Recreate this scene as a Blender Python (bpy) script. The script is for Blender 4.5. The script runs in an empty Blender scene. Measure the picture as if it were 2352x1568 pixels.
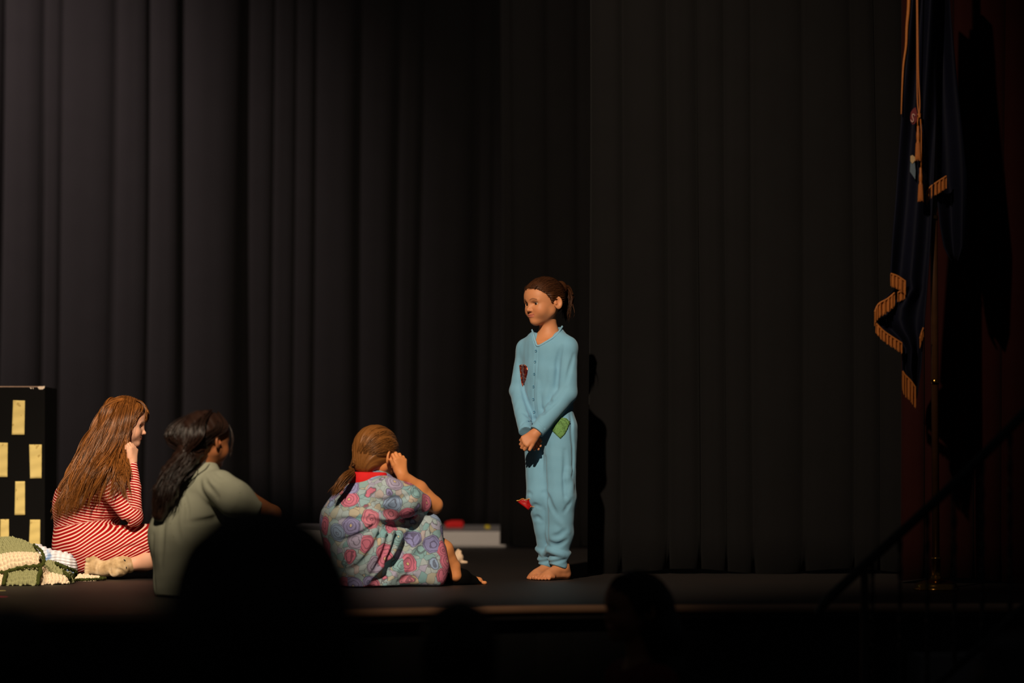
# Stage scene: children on a dark school stage.  Metres, +Y away from the camera, Z = 0 is the stage deck.
import bpy, bmesh, math, random
import numpy as np
from mathutils import Vector, Matrix

scene = bpy.context.scene
COL = scene.collection
rnd = random.Random(7)
nrg = np.random.default_rng(11)

# ------------------------------------------------------------------ light settings (lamps hang above the stalls, outside the frame)
EXPOSURE = 0.0
WORLD_STRENGTH = 0.010
WARM = (1.0, 0.80, 0.58)
SPOTS = [  # name, place, aim, watts, cone, blend, colour, radius
    ('spotlight_wash', (-1.25, 4.7, 4.7), (-0.72, 13.4, 1.12), 3200, 47, 0.9, WARM),
    ('spotlight_left', (-3.4, 5.4, 5.2), (-2.0, 11.9, 0.30), 1500, 17, 0.8, WARM),
    ('border_light_left', (-4.7, 15.6, 4.4), (-3.6, 18.7, 2.5), 2100, 76, 1.0, (1.0, 0.78, 0.74)),
    ('border_light_centre', (-1.2, 14.6, 5.2), (-0.9, 18.7, 0.6), 70, 90, 1.0, (1.0, 0.86, 0.78)),
]

# ------------------------------------------------------------------ camera
FPX, CAMZ, HORI = 6480.0, 0.5, 1060.0      # focal length in pixels of a 2352 px frame, eye height, horizon row
cam_data = bpy.data.cameras.new('camera')
cam = bpy.data.objects.new('camera', cam_data)
COL.objects.link(cam)
cam.location = (0, 0, CAMZ)
cam.rotation_euler = (math.pi / 2, 0, 0)
cam_data.sensor_width = 36
cam_data.lens = FPX / 2352 * 36
cam_data.shift_y = (HORI - 784) / 2352
cam_data.clip_end = 200
cam_data.dof.use_dof = True
cam_data.dof.focus_distance = 11.9
cam_data.dof.aperture_fstop = 1.6
scene.camera = cam

# ------------------------------------------------------------------ world, view, stage lights
scene.view_settings.view_transform = 'Standard'
scene.view_settings.look = 'None'
scene.view_settings.gamma = 1
scene.view_settings.use_curve_mapping = False
scene.view_settings.exposure = EXPOSURE
world = bpy.data.worlds.new('world'); scene.world = world
world.use_nodes = True
world.node_tree.nodes['Background'].inputs[0].default_value = (0.9, 0.95, 1.0, 1)
world.node_tree.nodes['Background'].inputs[1].default_value = WORLD_STRENGTH

def spot(name, loc, target, power, size_deg, blend, color, radius=0.06):
    d = bpy.data.lights.new(name, 'SPOT')
    d.energy = power; d.spot_size = math.radians(size_deg); d.spot_blend = blend
    d.color = color; d.shadow_soft_size = radius
    o = bpy.data.objects.new(name, d); COL.objects.link(o)
    o.location = loc
    o.rotation_euler = (Vector(target) - Vector(loc)).to_track_quat('-Z', 'Y').to_euler()
    return o
for _s in SPOTS:
    spot(*_s)

# ------------------------------------------------------------------ helpers
def W(px, py, d):
    """world point seen at pixel (px, py) of the 2352x1568 photograph at depth d"""
    return np.array([(px - 1176) / FPX * d, d, CAMZ - (py - HORI) / FPX * d])
def floor_depth(py):
    return CAMZ * FPX / (py - HORI)
def unit(v):
    v = np.asarray(v, float); return v / np.linalg.norm(v)

def tag(o, label=None, cat=None, group=None, kind=None):
    if label: o['label'] = label
    if cat: o['category'] = cat
    if group: o['group'] = group
    if kind: o['kind'] = kind
    return o
def empty(name, loc, label=None, cat=None, group=None):
    o = bpy.data.objects.new(name, None); COL.objects.link(o)
    o.location = loc; o.empty_display_size = 0.1
    bpy.context.view_layer.update()
    return tag(o, label, cat, group)
def link_mesh(name, verts, faces, mat=None, parent=None, smooth=True, attrs=None):
    """one mesh object from world-space vertices; its origin moves to the parent or to its own base"""
    v = np.asarray(verts, float).reshape(-1, 3)
    if parent is not None:
        org = np.array(parent.matrix_world.translation)
    else:
        org = np.array([v[:, 0].mean(), v[:, 1].mean(), v[:, 2].min()])
    me = bpy.data.meshes.new(name)
    if isinstance(faces, np.ndarray):
        n = len(faces); s = faces.shape[1]
        me.vertices.add(len(v)); me.loops.add(n * s); me.polygons.add(n)
        me.vertices.foreach_set('co', (v - org).astype(np.float32).ravel())
        me.loops.foreach_set('vertex_index', faces.astype(np.int32).ravel())
        me.polygons.foreach_set('loop_start', np.arange(0, n * s, s, dtype=np.int32))
        me.polygons.foreach_set('loop_total', np.full(n, s, dtype=np.int32))
        me.update(calc_edges=True); me.validate()
    else:
        me.from_pydata([tuple(p) for p in (v - org)], [], [tuple(f) for f in faces])
        me.update()
    if smooth:
        me.polygons.foreach_set('use_smooth', np.ones(len(me.polygons), dtype=bool))
    if attrs:
        for k, a in attrs.items():
            a = np.asarray(a, np.float32)
            if a.ndim == 1:
                at = me.attributes.new(k, 'FLOAT', 'POINT'); at.data.foreach_set('value', a)
            else:
                at = me.attributes.new(k, 'FLOAT_COLOR', 'POINT')
                at.data.foreach_set('color', np.hstack([a, np.ones((len(a), 1), np.float32)]).ravel())
    if mat: me.materials.append(mat)
    o = bpy.data.objects.new(name, me); COL.objects.link(o)
    if parent is not None:
        # the parent is an unrotated Empty or an unrotated mesh
        o.parent = parent
    else:
        o.location = org
    bpy.context.view_layer.update()
    return o

# ------------------------------------------------------------------ materials
def srgb(r, g, b):
    f = lambda c: (c / 255 / 12.92) if c / 255 <= 0.04045 else ((c / 255 + 0.055) / 1.055) ** 2.4
    return (f(r), f(g), f(b), 1)
class Mat:
    """thin wrapper to write node trees briefly"""
    def __init__(self, name):
        self.m = bpy.data.materials.new(name); self.m.use_nodes = True
        self.nt = self.m.node_tree; self.bsdf = self.nt.nodes['Principled BSDF']
    def n(self, t, **kw):
        o = self.nt.nodes.new(t)
        for k, v in kw.items():
            if k.startswith('i_'):
                key = k[2:]; key = int(key) if key.isdigit() else key.replace('_', ' ')
                o.inputs[key].default_value = v
            else: setattr(o, k, v)
        return o
    def l(self, a, b): self.nt.links.new(a, b)
    def math(self, op, a, b=None, c=None):
        o = self.n('ShaderNodeMath', operation=op)
        for i, x in enumerate((a, b, c)):
            if x is None: continue
            if isinstance(x, (int, float)): o.inputs[i].default_value = x
            else: self.l(x, o.inputs[i])
        return o.outputs[0]
    def mix(self, fac, a, b):
        o = self.n('ShaderNodeMix', data_type='RGBA')
        if isinstance(fac, (int, float)): o.inputs['Factor'].default_value = fac
        else: self.l(fac, o.inputs['Factor'])
        for x, k in ((a, 6), (b, 7)):
            if isinstance(x, tuple): o.inputs[k].default_value = x
            else: self.l(x, o.inputs[k])
        return o.outputs[2]
    def coord(self): return self.n('ShaderNodeTexCoord').outputs['Object']
    def noise(self, scale, detail=3, vec=None):
        o = self.n('ShaderNodeTexNoise'); o.inputs['Scale'].default_value = scale; o.inputs['Detail'].default_value = detail
        self.l(vec if vec is not None else self.coord(), o.inputs['Vector']); return o
    def ramp(self, fac, stops):
        o = self.n('ShaderNodeValToRGB'); cr = o.color_ramp
        while len(cr.elements) < len(stops): cr.elements.new(0.5)
        for e, (p, c) in zip(cr.elements, stops): e.position = p; e.color = c
        self.l(fac, o.inputs[0]); return o.outputs[0]
    def base(self, x):
        if isinstance(x, tuple): self.bsdf.inputs['Base Color'].default_value = x
        else: self.l(x, self.bsdf.inputs['Base Color'])
        return self
    def set(self, **kw):
        for k, v in kw.items(): self.bsdf.inputs[k.replace('_', ' ')].default_value = v
        return self
    def bump(self, h, strength=0.3, dist=0.002):
        o = self.n('ShaderNodeBump'); o.inputs['Strength'].default_value = strength; o.inputs['Distance'].default_value = dist
        self.l(h, o.inputs['Height']); self.l(o.outputs[0], self.bsdf.inputs['Normal']); return self
def simple(name, col, rough=0.7, var=0.12, scale=30, bump=0.0, bscale=200, metallic=0.0, spec=0.5, sheen=0.0):
    m = Mat(name)
    dark = tuple(c * (1 - var) for c in col[:3]) + (1,)
    lite = tuple(min(1, c * (1 + var)) for c in col[:3]) + (1,)
    m.base(m.mix(m.noise(scale).outputs[0], dark, lite))
    m.set(Roughness=rough, Metallic=metallic)
    m.bsdf.inputs['Specular IOR Level'].default_value = spec
    if sheen: m.bsdf.inputs['Sheen Weight'].default_value = sheen
    if bump: m.bump(m.noise(bscale, 2).outputs[0], bump)
    return m.m
def attr_mat(name, attr='col', rough=0.6, spec=0.4, bump=0.0, bscale=300, var=0.08, sss=0.0):
    m = Mat(name)
    a = m.n('ShaderNodeAttribute', attribute_name=attr)
    nz = m.noise(60).outputs[0]
    v = m.math('MULTIPLY_ADD', nz, 2 * var, 1 - var)
    sc = m.n('ShaderNodeVectorMath', operation='SCALE'); m.l(a.outputs['Color'], sc.inputs[0]); m.l(v, sc.inputs['Scale'])
    m.l(sc.outputs[0], m.bsdf.inputs['Base Color'])
    m.set(Roughness=rough); m.bsdf.inputs['Specular IOR Level'].default_value = spec
    if sss:
        m.bsdf.inputs['Subsurface Weight'].default_value = sss
        m.bsdf.inputs['Subsurface Radius'].default_value = (0.012, 0.005, 0.003)
        m.bsdf.inputs['Subsurface Scale'].default_value = 0.5
    if bump: m.bump(m.noise(bscale, 2).outputs[0], bump)
    return m.m

# ------------------------------------------------------------------ implicit surfaces
def nrm(q): return np.sqrt(np.einsum('ij,ij->i', q, q))
def smin(a, b, k):
    if k <= 0: return np.minimum(a, b)
    h = k - np.abs(a - b); np.maximum(h, 0, out=h)
    return np.minimum(a, b) - h * h * (0.25 / k)
def smax(a, b, k): return -smin(-a, -b, k)

class Shape:
    """a body or garment: primitives blended one after another, meshed by surface nets"""
    def __init__(self): self.ops = []
    def _add(self, fn, lo, hi, mode, k, grp):
        self.ops.append((fn, np.asarray(lo, float), np.asarray(hi, float), mode, k, grp)); return self
    def cap(self, a, b, ra, rb=None, k=0.02, mode='u', grp=0, flat=None, clip=None):
        """tapered capsule; flat = (axis, factor) squeezes the section along an axis"""
        a = np.asarray(a, float); b = np.asarray(b, float); rb = ra if rb is None else rb
        ab = b - a; L2 = max(float(ab @ ab), 1e-12)
        if flat is None:
            def fn(p):
                q = p - a; t = np.clip(q @ ab / L2, 0, 1)
                return nrm(q - t[:, None] * ab) - (ra + (rb - ra) * t)
        else:
            u = unit(flat[0]); s = flat[1]; abl = ab + (ab @ u) * (1 / s - 1) * u; L = max(float(abl @ abl), 1e-12)
            def fn(p):
                q = p - a; q = q + ((q @ u) * (1 / s - 1))[:, None] * u; t = np.clip(q @ abl / L, 0, 1)
                return (nrm(q - t[:, None] * abl) - (ra + (rb - ra) * t)) * (s if s < 1 else 1) ** 0.5
        if clip is not None:                       # a square-cut end: (point, outward normal)
            full, cc, cn = fn, np.asarray(clip[0], float), unit(clip[1])
            def fn(p): return np.maximum(full(p), (p - cc) @ cn)
        r = max(ra, rb) * (1 if flat is None else max(1, flat[1]))
        return self._add(fn, np.minimum(a, b) - r, np.maximum(a, b) + r, mode, k, grp)
    def chain(self, pts, rs, k=0.02, mode='u', grp=0, flat=None):
        for i in range(len(pts) - 1):
            self.cap(pts[i], pts[i + 1], rs[i], rs[i + 1], k, mode, grp, flat)
        return self
    def poly(self, pts, r, k=0.008, mode='s', grp=0):
        """round tube along many points as one primitive"""
        P = np.asarray(pts, float); A, Bp = P[:-1], P[1:]; AB = Bp - A; L2 = np.maximum((AB * AB).sum(1), 1e-12)
        def fn(p):
            best = np.full(len(p), 1.0)
            plo, phi = p.min(0) - r - 0.02, p.max(0) + r + 0.02
            for a, ab, l2 in zip(A, AB, L2):
                b = a + ab
                if (np.maximum(a, b) < plo).any() or (np.minimum(a, b) > phi).any(): continue
                q = p - a; t = np.clip(q @ ab / l2, 0, 1)
                q = q - t[:, None] * ab
                best = np.minimum(best, np.einsum('ij,ij->i', q, q))
            return np.sqrt(best) - r
        return self._add(fn, P.min(0) - r, P.max(0) + r, mode, k, grp)
    def ell(self, c, r, k=0.02, mode='u', grp=0, R=None):
        """ellipsoid, R rows = its axes"""
        c = np.asarray(c, float); r = np.asarray(r, float); R = np.eye(3) if R is None else np.asarray(R, float)
        def fn(p):
            q = (p - c) @ R.T
            k0 = nrm(q / r); k1 = nrm(q / (r * r))
            return np.where(k1 < 1e-9, -r.min(), k0 * (k0 - 1) / np.maximum(k1, 1e-9))
        ext = np.abs(R.T) @ r
        return self._add(fn, c - ext, c + ext, mode, k, grp)
    def box(self, c, h, rad=0.01, k=0.01, mode='u', grp=0, R=None):
        c = np.asarray(c, float); h = np.asarray(h, float); R = np.eye(3) if R is None else np.asarray(R, float)
        def fn(p):
            q = np.abs((p - c) @ R.T) - (h - rad)
            return nrm(np.maximum(q, 0)) + np.minimum(q.max(axis=1), 0) - rad
        ext = np.abs(R.T) @ h
        return self._add(fn, c - ext, c + ext, mode, k, grp)
    def torus(self, c, n, R0, r, k=0.008, mode='u', grp=0, squash=1.0):
        c = np.asarray(c, float); n = unit(n)
        def fn(p):
            q = p - c; h = q @ n; rr = nrm(q - h[:, None] * n)
            return np.hypot(rr - R0, h * squash) - r
        return self._add(fn, c - R0 - r, c + R0 + r, mode, k, grp)
    def plane(self, c, n, k=0.004, lo=None, hi=None):
        """cut away everything on the side n points to (inside the box lo..hi)"""
        c = np.asarray(c, float); n = unit(n)
        lo = np.full(3, -50.) if lo is None else np.asarray(lo, float); hi = np.full(3, 50.) if hi is None else np.asarray(hi, float)
        mid, half = (lo + hi) / 2, (hi - lo) / 2
        def fn(p):   # the removed region: half space within the box
            q = np.abs(p - mid) - half
            bx = nrm(np.maximum(q, 0)) + np.minimum(q.max(axis=1), 0)
            return np.maximum(-((p - c) @ n), bx)
        return self._add(fn, lo, hi, 's', k, 0)
    def warp(self, fn_add, lo=None, hi=None):
        """adds fn_add(points) to the distance (folds, weave)"""
        lo = np.full(3, -50.) if lo is None else np.asarray(lo, float); hi = np.full(3, 50.) if hi is None else np.asarray(hi, float)
        return self._add(fn_add, lo, hi, 'w', 0, 0)
    def eval(self, p, ops=None):
        d = np.full(len(p), 1e3)
        for fn, lo, hi, mode, k, grp in (self.ops if ops is None else ops):
            if mode == 'u': d = smin(d, fn(p), k)
            elif mode == 's': d = smax(d, -fn(p), k)
            elif mode == 'i': d = smax(d, fn(p), k)
            else: d = d + fn(p)
        return d
    def groups(self, p):
        """index of the group whose own primitives are nearest to each point"""
        best = np.full(len(p), 1e9); g = np.zeros(len(p), int)
        for fn, lo, hi, mode, k, grp in self.ops:
            if mode != 'u': continue
            d = fn(p); m = d < best; best[m] = d[m]; g[m] = grp
        return g
    def bounds(self):
        u = [o for o in self.ops if o[3] == 'u']
        return np.min([o[1] for o in u], 0), np.max([o[2] for o in u], 0)
    def hit(self, px, py, d0=None, d1=None):
        """first point of the surface on the sight line through a pixel"""
        lo, hi = self.bounds()
        d0 = lo[1] - 0.02 if d0 is None else d0; d1 = hi[1] + 0.02 if d1 is None else d1
        e0 = W(px, py, d0); e1 = W(px, py, d1)
        lo, hi = np.minimum(e0, e1) - 0.03, np.maximum(e0, e1) + 0.03
        ops = [o for o in self.ops if o[3] == 'w' or ((o[1] < hi).all() and (o[2] > lo).all())]
        if not ops: return W(px, py, (d0 + d1) / 2)
        for step in (60, 60):
            ds = np.linspace(d0, d1, step)
            pts = np.stack([(px - 1176) / FPX * ds, ds, CAMZ - (py - HORI) / FPX * ds], 1)
            v = self.eval(pts, ops); i = int(np.argmax(v < 0))
            if not (v < 0).any(): i = int(np.argmin(v))
            d0, d1 = ds[max(i - 1, 0)], ds[min(i + 1, step - 1)] if not (v < 0).any() else ds[i]
        return pts[i]
    def normal(self, p, e=0.002):
        p = np.asarray(p, float).reshape(-1, 3); g = np.zeros_like(p)
        lo, hi = p.min(0) - 0.03, p.max(0) + 0.03
        ops = [o for o in self.ops if o[3] == 'w' or ((o[1] < hi).all() and (o[2] > lo).all())]
        for i in range(3):
            d = np.zeros(3); d[i] = e
            g[:, i] = self.eval(p + d, ops) - self.eval(p - d, ops)
        return g / np.maximum(np.linalg.norm(g, axis=1), 1e-9)[:, None]
    def mesh(self, vox, B=20):
        lo, hi = self.bounds(); lo = lo - 3 * vox; hi = hi + 3 * vox
        n = np.ceil((hi - lo) / vox).astype(int) + 1
        nb = (n + B - 1) // B; n = nb * B
        G = np.full(n, 1.0, np.float32)
        ax = np.arange(B) * vox
        loc = np.stack(np.meshgrid(ax, ax, ax, indexing='ij'), -1).reshape(-1, 3)
        kmax = max([o[4] for o in self.ops] + [0.0]); ks = np.array([o[4] for o in self.ops])
        los = np.array([o[1] for o in self.ops]); his = np.array([o[2] for o in self.ops])
        mods = np.array([o[3] for o in self.ops])
        ext = B * vox; half = ext * 0.5 * 1.733
        for i in range(nb[0]):
            for j in range(nb[1]):
                for l in range(nb[2]):
                    b0 = lo + np.array([i, j, l]) * ext; b1 = b0 + ext
                    gap = np.maximum(np.maximum(los - b1, b0 - his), 0)
                    near = np.linalg.norm(gap, axis=1) < (3 * vox + ks)
                    if not (near & (mods == 'u')).any(): continue
                    ops = [o for o, f in zip(self.ops, near) if f]
                    dc = float(self.eval((b0 + ext / 2)[None], ops)[0])
                    if dc > half * 1.3 + 0.25 * kmax: continue
                    sl = (slice(i * B, i * B + B), slice(j * B, j * B + B), slice(l * B, l * B + B))
                    if dc < -(half * 1.4 + 0.5 * kmax): G[sl] = -1; continue
                    G[sl] = self.eval(b0 + loc, ops).reshape(B, B, B)
        return surface_net(G, lo, vox)
def surface_net(G, lo, vox):
    S = G < 0
    c = [S[i:S.shape[0] - 1 + i, j:S.shape[1] - 1 + j, k:S.shape[2] - 1 + k] for i in (0, 1) for j in (0, 1) for k in (0, 1)]
    anyv = c[0].copy(); allv = c[0].copy()
    for x in c[1:]: anyv |= x; allv &= x
    cells = np.argwhere(anyv & ~allv)
    acc = np.zeros((len(cells), 3)); cnt = np.zeros(len(cells))
    corner = [np.array([i, j, k]) for i in (0, 1) for j in (0, 1) for k in (0, 1)]
    val = [G[cells[:, 0] + q[0], cells[:, 1] + q[1], cells[:, 2] + q[2]].astype(float) for q in corner]
    for a in range(8):
        for b in range(a + 1, 8):
            if np.abs(corner[a] - corner[b]).sum() != 1: continue
            va, vb = val[a], val[b]; m = (va < 0) != (vb < 0)
            t = np.where(m, va / np.where(m, va - vb, 1), 0)
            acc += np.where(m[:, None], corner[a] + t[:, None] * (corner[b] - corner[a]), 0); cnt += m
    verts = lo + (cells + acc / np.maximum(cnt, 1)[:, None]) * vox
    dims = np.array(S.shape) - 1
    key = (cells[:, 0] * dims[1] + cells[:, 1]) * dims[2] + cells[:, 2]   # argwhere order is already sorted
    def idx(q):
        k = (q[:, 0] * dims[1] + q[:, 1]) * dims[2] + q[:, 2]
        return np.searchsorted(key, k)
    quads = []
    for axis in range(3):
        s0 = [slice(None)] * 3; s1 = [slice(None)] * 3
        s0[axis] = slice(0, -1); s1[axis] = slice(1, None)
        A, Bv = S[tuple(s0)], S[tuple(s1)]
        u, v = [(1, 2), (2, 0), (0, 1)][axis]
        for inside, flip in ((A & ~Bv, False), (~A & Bv, True)):
            e = np.argwhere(inside)
            if not len(e): continue
            ok = (e[:, u] > 0) & (e[:, v] > 0) & (e[:, u] < dims[u]) & (e[:, v] < dims[v]); e = e[ok]
            du = np.zeros(3, int); du[u] = 1; dv = np.zeros(3, int); dv[v] = 1
            q = np.stack([idx(e - du - dv), idx(e - dv), idx(e), idx(e - du)], 1)
            quads.append(q[:, ::-1] if flip else q)
    return verts, np.vstack(quads)

# ------------------------------------------------------------------ curves, hair, tubes
def catmull(pts, n):
    p = np.asarray(pts, float); m = len(p)
    if m == 2: t = np.linspace(0, 1, n)[:, None]; return p[0] + (p[1] - p[0]) * t
    q = np.vstack([2 * p[0] - p[1], p, 2 * p[-1] - p[-2]])
    t = np.linspace(0, m - 1, n); i = np.minimum(t.astype(int), m - 2); f = (t - i)[:, None]
    a, b, c, d = q[i], q[i + 1], q[i + 2], q[i + 3]
    return 0.5 * (2 * b + (c - a) * f + (2 * a - 5 * b + 4 * c - d) * f * f + (3 * b - a - 3 * c + d) * f ** 3)
def tubes(curves, rad, sides=4, taper=True, flat=1.0):
    """one vertex/face soup of tapered tubes along the given curves"""
    V, F, off = [], [], 0
    for ci, c in enumerate(curves):
        c = np.asarray(c, float); n = len(c); r = rad[ci] if hasattr(rad, '__len__') else rad
        t = np.gradient(c, axis=0); t /= np.maximum(np.linalg.norm(t, axis=1), 1e-9)[:, None]
        up = np.array([0, 0, 1.0]) if abs(t[0, 2]) < 0.9 else np.array([1.0, 0, 0])
        s = np.cross(t, up); s /= np.maximum(np.linalg.norm(s, axis=1), 1e-6)[:, None]; w = np.cross(s, t)
        rr = np.asarray(r) * np.ones(n)
        if taper is True: rr = rr * np.clip(np.minimum(np.linspace(0.15, 5, n), np.linspace(3.2, 0.12, n)), 0.1, 1)
        for k in range(sides):
            a = 2 * math.pi * k / sides
            V.append(c + (s * math.cos(a) + w * math.sin(a) * flat) * rr[:, None])
        base = off + np.arange(sides)[:, None] * n + np.arange(n - 1)[None]
        nxt = off + ((np.arange(sides) + 1) % sides)[:, None] * n + np.arange(n - 1)[None]
        F.append(np.stack([base, nxt, nxt + 1, base + 1], -1).reshape(-1, 4)); off += sides * n
        # close the ends
    return np.vstack(V), np.vstack(F)
def tube_solid(name, pts, r, mat, parent=None, sides=10, n=None):
    """a closed round bar along a curve"""
    c = np.asarray(pts, float) if n is None else catmull(pts, n)
    m = len(c); V, F = tubes([c], r, sides, taper=False)
    faces = [tuple(f) for f in F] + [tuple(k * m for k in range(sides))[::-1], tuple(k * m + m - 1 for k in range(sides))]
    return link_mesh(name, V, faces, mat, parent)
def lathe(name, prof, c, mat, parent=None, seg=32, axis=None):
    """surface of revolution of (radius, height) pairs about the vertical through c"""
    V, F = [], []
    for r, z in prof:
        for k in range(seg):
            a = 2 * math.pi * k / seg; V.append((c[0] + r * math.cos(a), c[1] + r * math.sin(a), c[2] + z))
    for i in range(len(prof) - 1):
        for k in range(seg):
            k2 = (k + 1) % seg; F.append((i * seg + k, i * seg + k2, (i + 1) * seg + k2, (i + 1) * seg + k))
    F.append(tuple(range(seg))[::-1]); F.append(tuple((len(prof) - 1) * seg + k for k in range(seg)))
    return link_mesh(name, V, F, mat, parent)
def boxmesh(name, lo, hi, mat, parent=None, bevel=0.003):
    bm = bmesh.new(); bmesh.ops.create_cube(bm, size=1)
    lo = np.asarray(lo, float); hi = np.asarray(hi, float)
    for v in bm.verts: v.co = Vector((lo + hi) / 2 + np.array(v.co) * (hi - lo))
    if bevel: bmesh.ops.bevel(bm, geom=bm.edges[:], offset=bevel, segments=2, affect='EDGES')
    V = [tuple(v.co) for v in bm.verts]; bm.verts.index_update(); F = [tuple(v.index for v in f.verts) for f in bm.faces]; bm.free()
    return link_mesh(name, V, F, mat, parent, smooth=False)
def vnoise(p, s, seed=0):
    """cheap smooth value noise made of sines"""
    r = np.random.default_rng(seed); out = np.zeros(len(p))
    for i in range(6):
        k = r.normal(size=3) * s; out += np.sin(p @ k + r.uniform(0, 6.28))
    return out / 6
# ------------------------------------------------------------------ the stage
AUD = -0.95                                                     # auditorium floor level
fm = Mat('stage_deck'); _co = fm.coord()
_n1 = fm.noise(1.3, 5, _co).outputs[0]; _n2 = fm.noise(14, 4, _co).outputs[0]
_c = fm.mix(_n1, srgb(24, 22, 22), srgb(42, 30, 25)); _c = fm.mix(fm.math('MULTIPLY', _n2, 0.5), _c, srgb(20, 19, 19))
fm.base(_c); fm.set(Roughness=0.62); fm.bsdf.inputs['Specular IOR Level'].default_value = 0.35; fm.bump(fm.noise(90, 3, _co).outputs[0], 0.12, 0.002)
FRONT = [(-9.0, 9.05), (-6.0, 9.08), (-3.0, 9.16), (-1.54, 9.26), (-1.2, 9.29), (-0.55, 9.58), (0.11, 9.84), (0.8, 9.90), (1.39, 9.96), (3.0, 10.0), (6.0, 10.0), (9.0, 10.0)]
_f = catmull([(x, y, 0) for x, y in FRONT], 60)
def slab(name, front, back_y, z0, z1, mat, kind='structure', out=0.0):
    n = len(front); V, F = [], []
    for z in (z1, z0):
        for x, y, _ in front: V.append((x, y - out, z))
        for x, y, _ in front: V.append((x, back_y(y), z))
    for i in range(n - 1):
        F += [(i, i + 1, n + i + 1, n + i), (2 * n + i, 3 * n + i, 3 * n + i + 1, 2 * n + i + 1), (i, 2 * n + i, 2 * n + i + 1, i + 1), (n + i, n + i + 1, 3 * n + i + 1, 3 * n + i)]
    F += [(0, n, 3 * n, 2 * n), (n - 1, 3 * n - 1, 4 * n - 1, 2 * n - 1)]
    return tag(link_mesh(name, V, F, mat, None, smooth=False), kind=kind)
slab('floor', _f, lambda y: 22.0, -0.05, 0.0, fm.m)
slab('wall_front', _f + np.array([0, 0.05, 0]), lambda y: y + 0.08, AUD, -0.05, simple('fascia', srgb(6, 6, 6), 0.7, 0.2, 3))
tr = tube_solid('trim_1', _f + np.array([0, 0.002, -0.016]), 0.0165, simple('edge_trim', srgb(176, 132, 102), 0.32, 0.25, 6, spec=0.6), None, 10); tag(tr, kind='structure')
boxmesh('auditorium_floor', (-9, -3, AUD - 0.1), (9, 10.2, AUD), simple('dark_carpet', srgb(20, 19, 20), 0.95, 0.3, 40), None, 0)['kind'] = 'structure'

boxmesh('wall_back', (-9, 20.0, -0.05), (9, 20.2, 6.0), simple('black_masonry', srgb(20, 20, 20), 0.9, 0.2, 6), None, 0)['kind'] = 'structure'
# ------------------------------------------------------------------ curtains
def curtain(name, folds, d, z0, z1, mat, label, lean=0.0, amp=0.22, seed=1, x_px=True):
    """hanging drape; folds = pixel columns of the valleys between its pleats"""
    g = np.random.default_rng(seed); xs, ys = [], []
    k = 13
    for a, b in zip(folds[:-1], folds[1:]):
        w = (b - a) / FPX * d; A = min(max(amp * w, 0.02), 0.16) * g.uniform(0.75, 1.2); sk = g.uniform(0.75, 1.35)
        for i in range(k):
            t = i / k; xs.append(((a + (b - a) * t) - 1176) / FPX * d); ys.append(-A * max(0.0, math.sin(math.pi * t ** sk)) ** 0.45 - 0.08 * A * abs(math.sin(2 * math.pi * t)))
    xs.append((folds[-1] - 1176) / FPX * d); ys.append(0)
    xs = [xs[0] + 0.03, xs[0] + 0.012] + xs + [xs[-1] - 0.012, xs[-1] - 0.03]; ys = [0.10, 0.05] + ys + [0.05, 0.10]   # side hems turn back
    xs, ys = np.array(xs), np.array(ys); n = len(xs); rows = 26; V = []
    ph = g.uniform(0, 6.28, 6)
    for r in range(rows):
        t = r / (rows - 1); z = z0 + (z1 - z0) * t
        sway = 0.020 * np.sin(xs * 2.1 + t * 2.2 + ph[0]) * (1 - t) + 0.010 * np.sin(xs * 6 + t * 5 + ph[1]) * (1 - t)
        dep = ys * (1.0 + 0.25 * np.sin(xs * 5 + ph[2] + t * 1.5)) * (0.72 + 0.28 * (1 - t)) + 0.02 * np.sin(xs * 1.3 + ph[3])
        V.append(np.stack([xs + sway + lean * (t - 0.3), d + dep, np.full(n, z) + (0.012 * np.sin(xs * 9 + ph[4]) if r == 0 else 0)], 1))
    V = np.vstack(V); i = np.arange(n - 1)
    F = np.vstack([np.stack([r * n + i, r * n + i + 1, (r + 1) * n + i + 1, (r + 1) * n + i], 1) for r in range(rows - 1)])
    o = link_mesh(name, V, F, mat, None)
    md = o.modifiers.new('cloth_thickness', 'SOLIDIFY'); md.thickness = 0.006; md.offset = 1
    return tag(o, label, 'curtain')
cb = simple('black_drape', srgb(15, 14, 14.8), 0.95, 0.15, 5, 0.25, 300, spec=0.1, sheen=0.02)
curtain('stage_curtain', [-700, -620, -520, -440, -350, -260, -170, -80, 5, 100, 137, 262, 335, 412, 562, 625, 675, 720, 825, 915, 968, 1090, 1128, 1200], 18.7, 0.02, 4.9, cb, 'long black pleated backdrop curtain filling the left half of the stage', 0.05, 0.36, 3)
curtain('stage_curtain', [1150, 1172, 1255, 1325, 1372], 16.3, 0.012, 4.6, cb, 'narrow black curtain panel hanging just behind the standing girl', 0.0, 0.30, 5)
curtain('stage_curtain', [1363, 1432, 1535, 1605, 1665, 1725, 1842, 1952, 2005, 2080, 2170, 2260, 2370, 2480, 2600], 12.62, 0.012, 4.2, cb, 'black pleated side curtain hanging right of the standing girl', -0.03, 0.34, 8)
cr = simple('maroon_velvet', srgb(38, 10, 8), 0.9, 0.2, 8, 0.2, 300, spec=0.1, sheen=0.02)
curtain('stage_curtain', [2079, 2130, 2196, 2246, 2310, 2380, 2450, 2530, 2620, 2720], 11.6, 0.012, 4.2, cr, 'dark maroon velvet main curtain bunched at the far right', 0.0, 0.2, 4)
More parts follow.
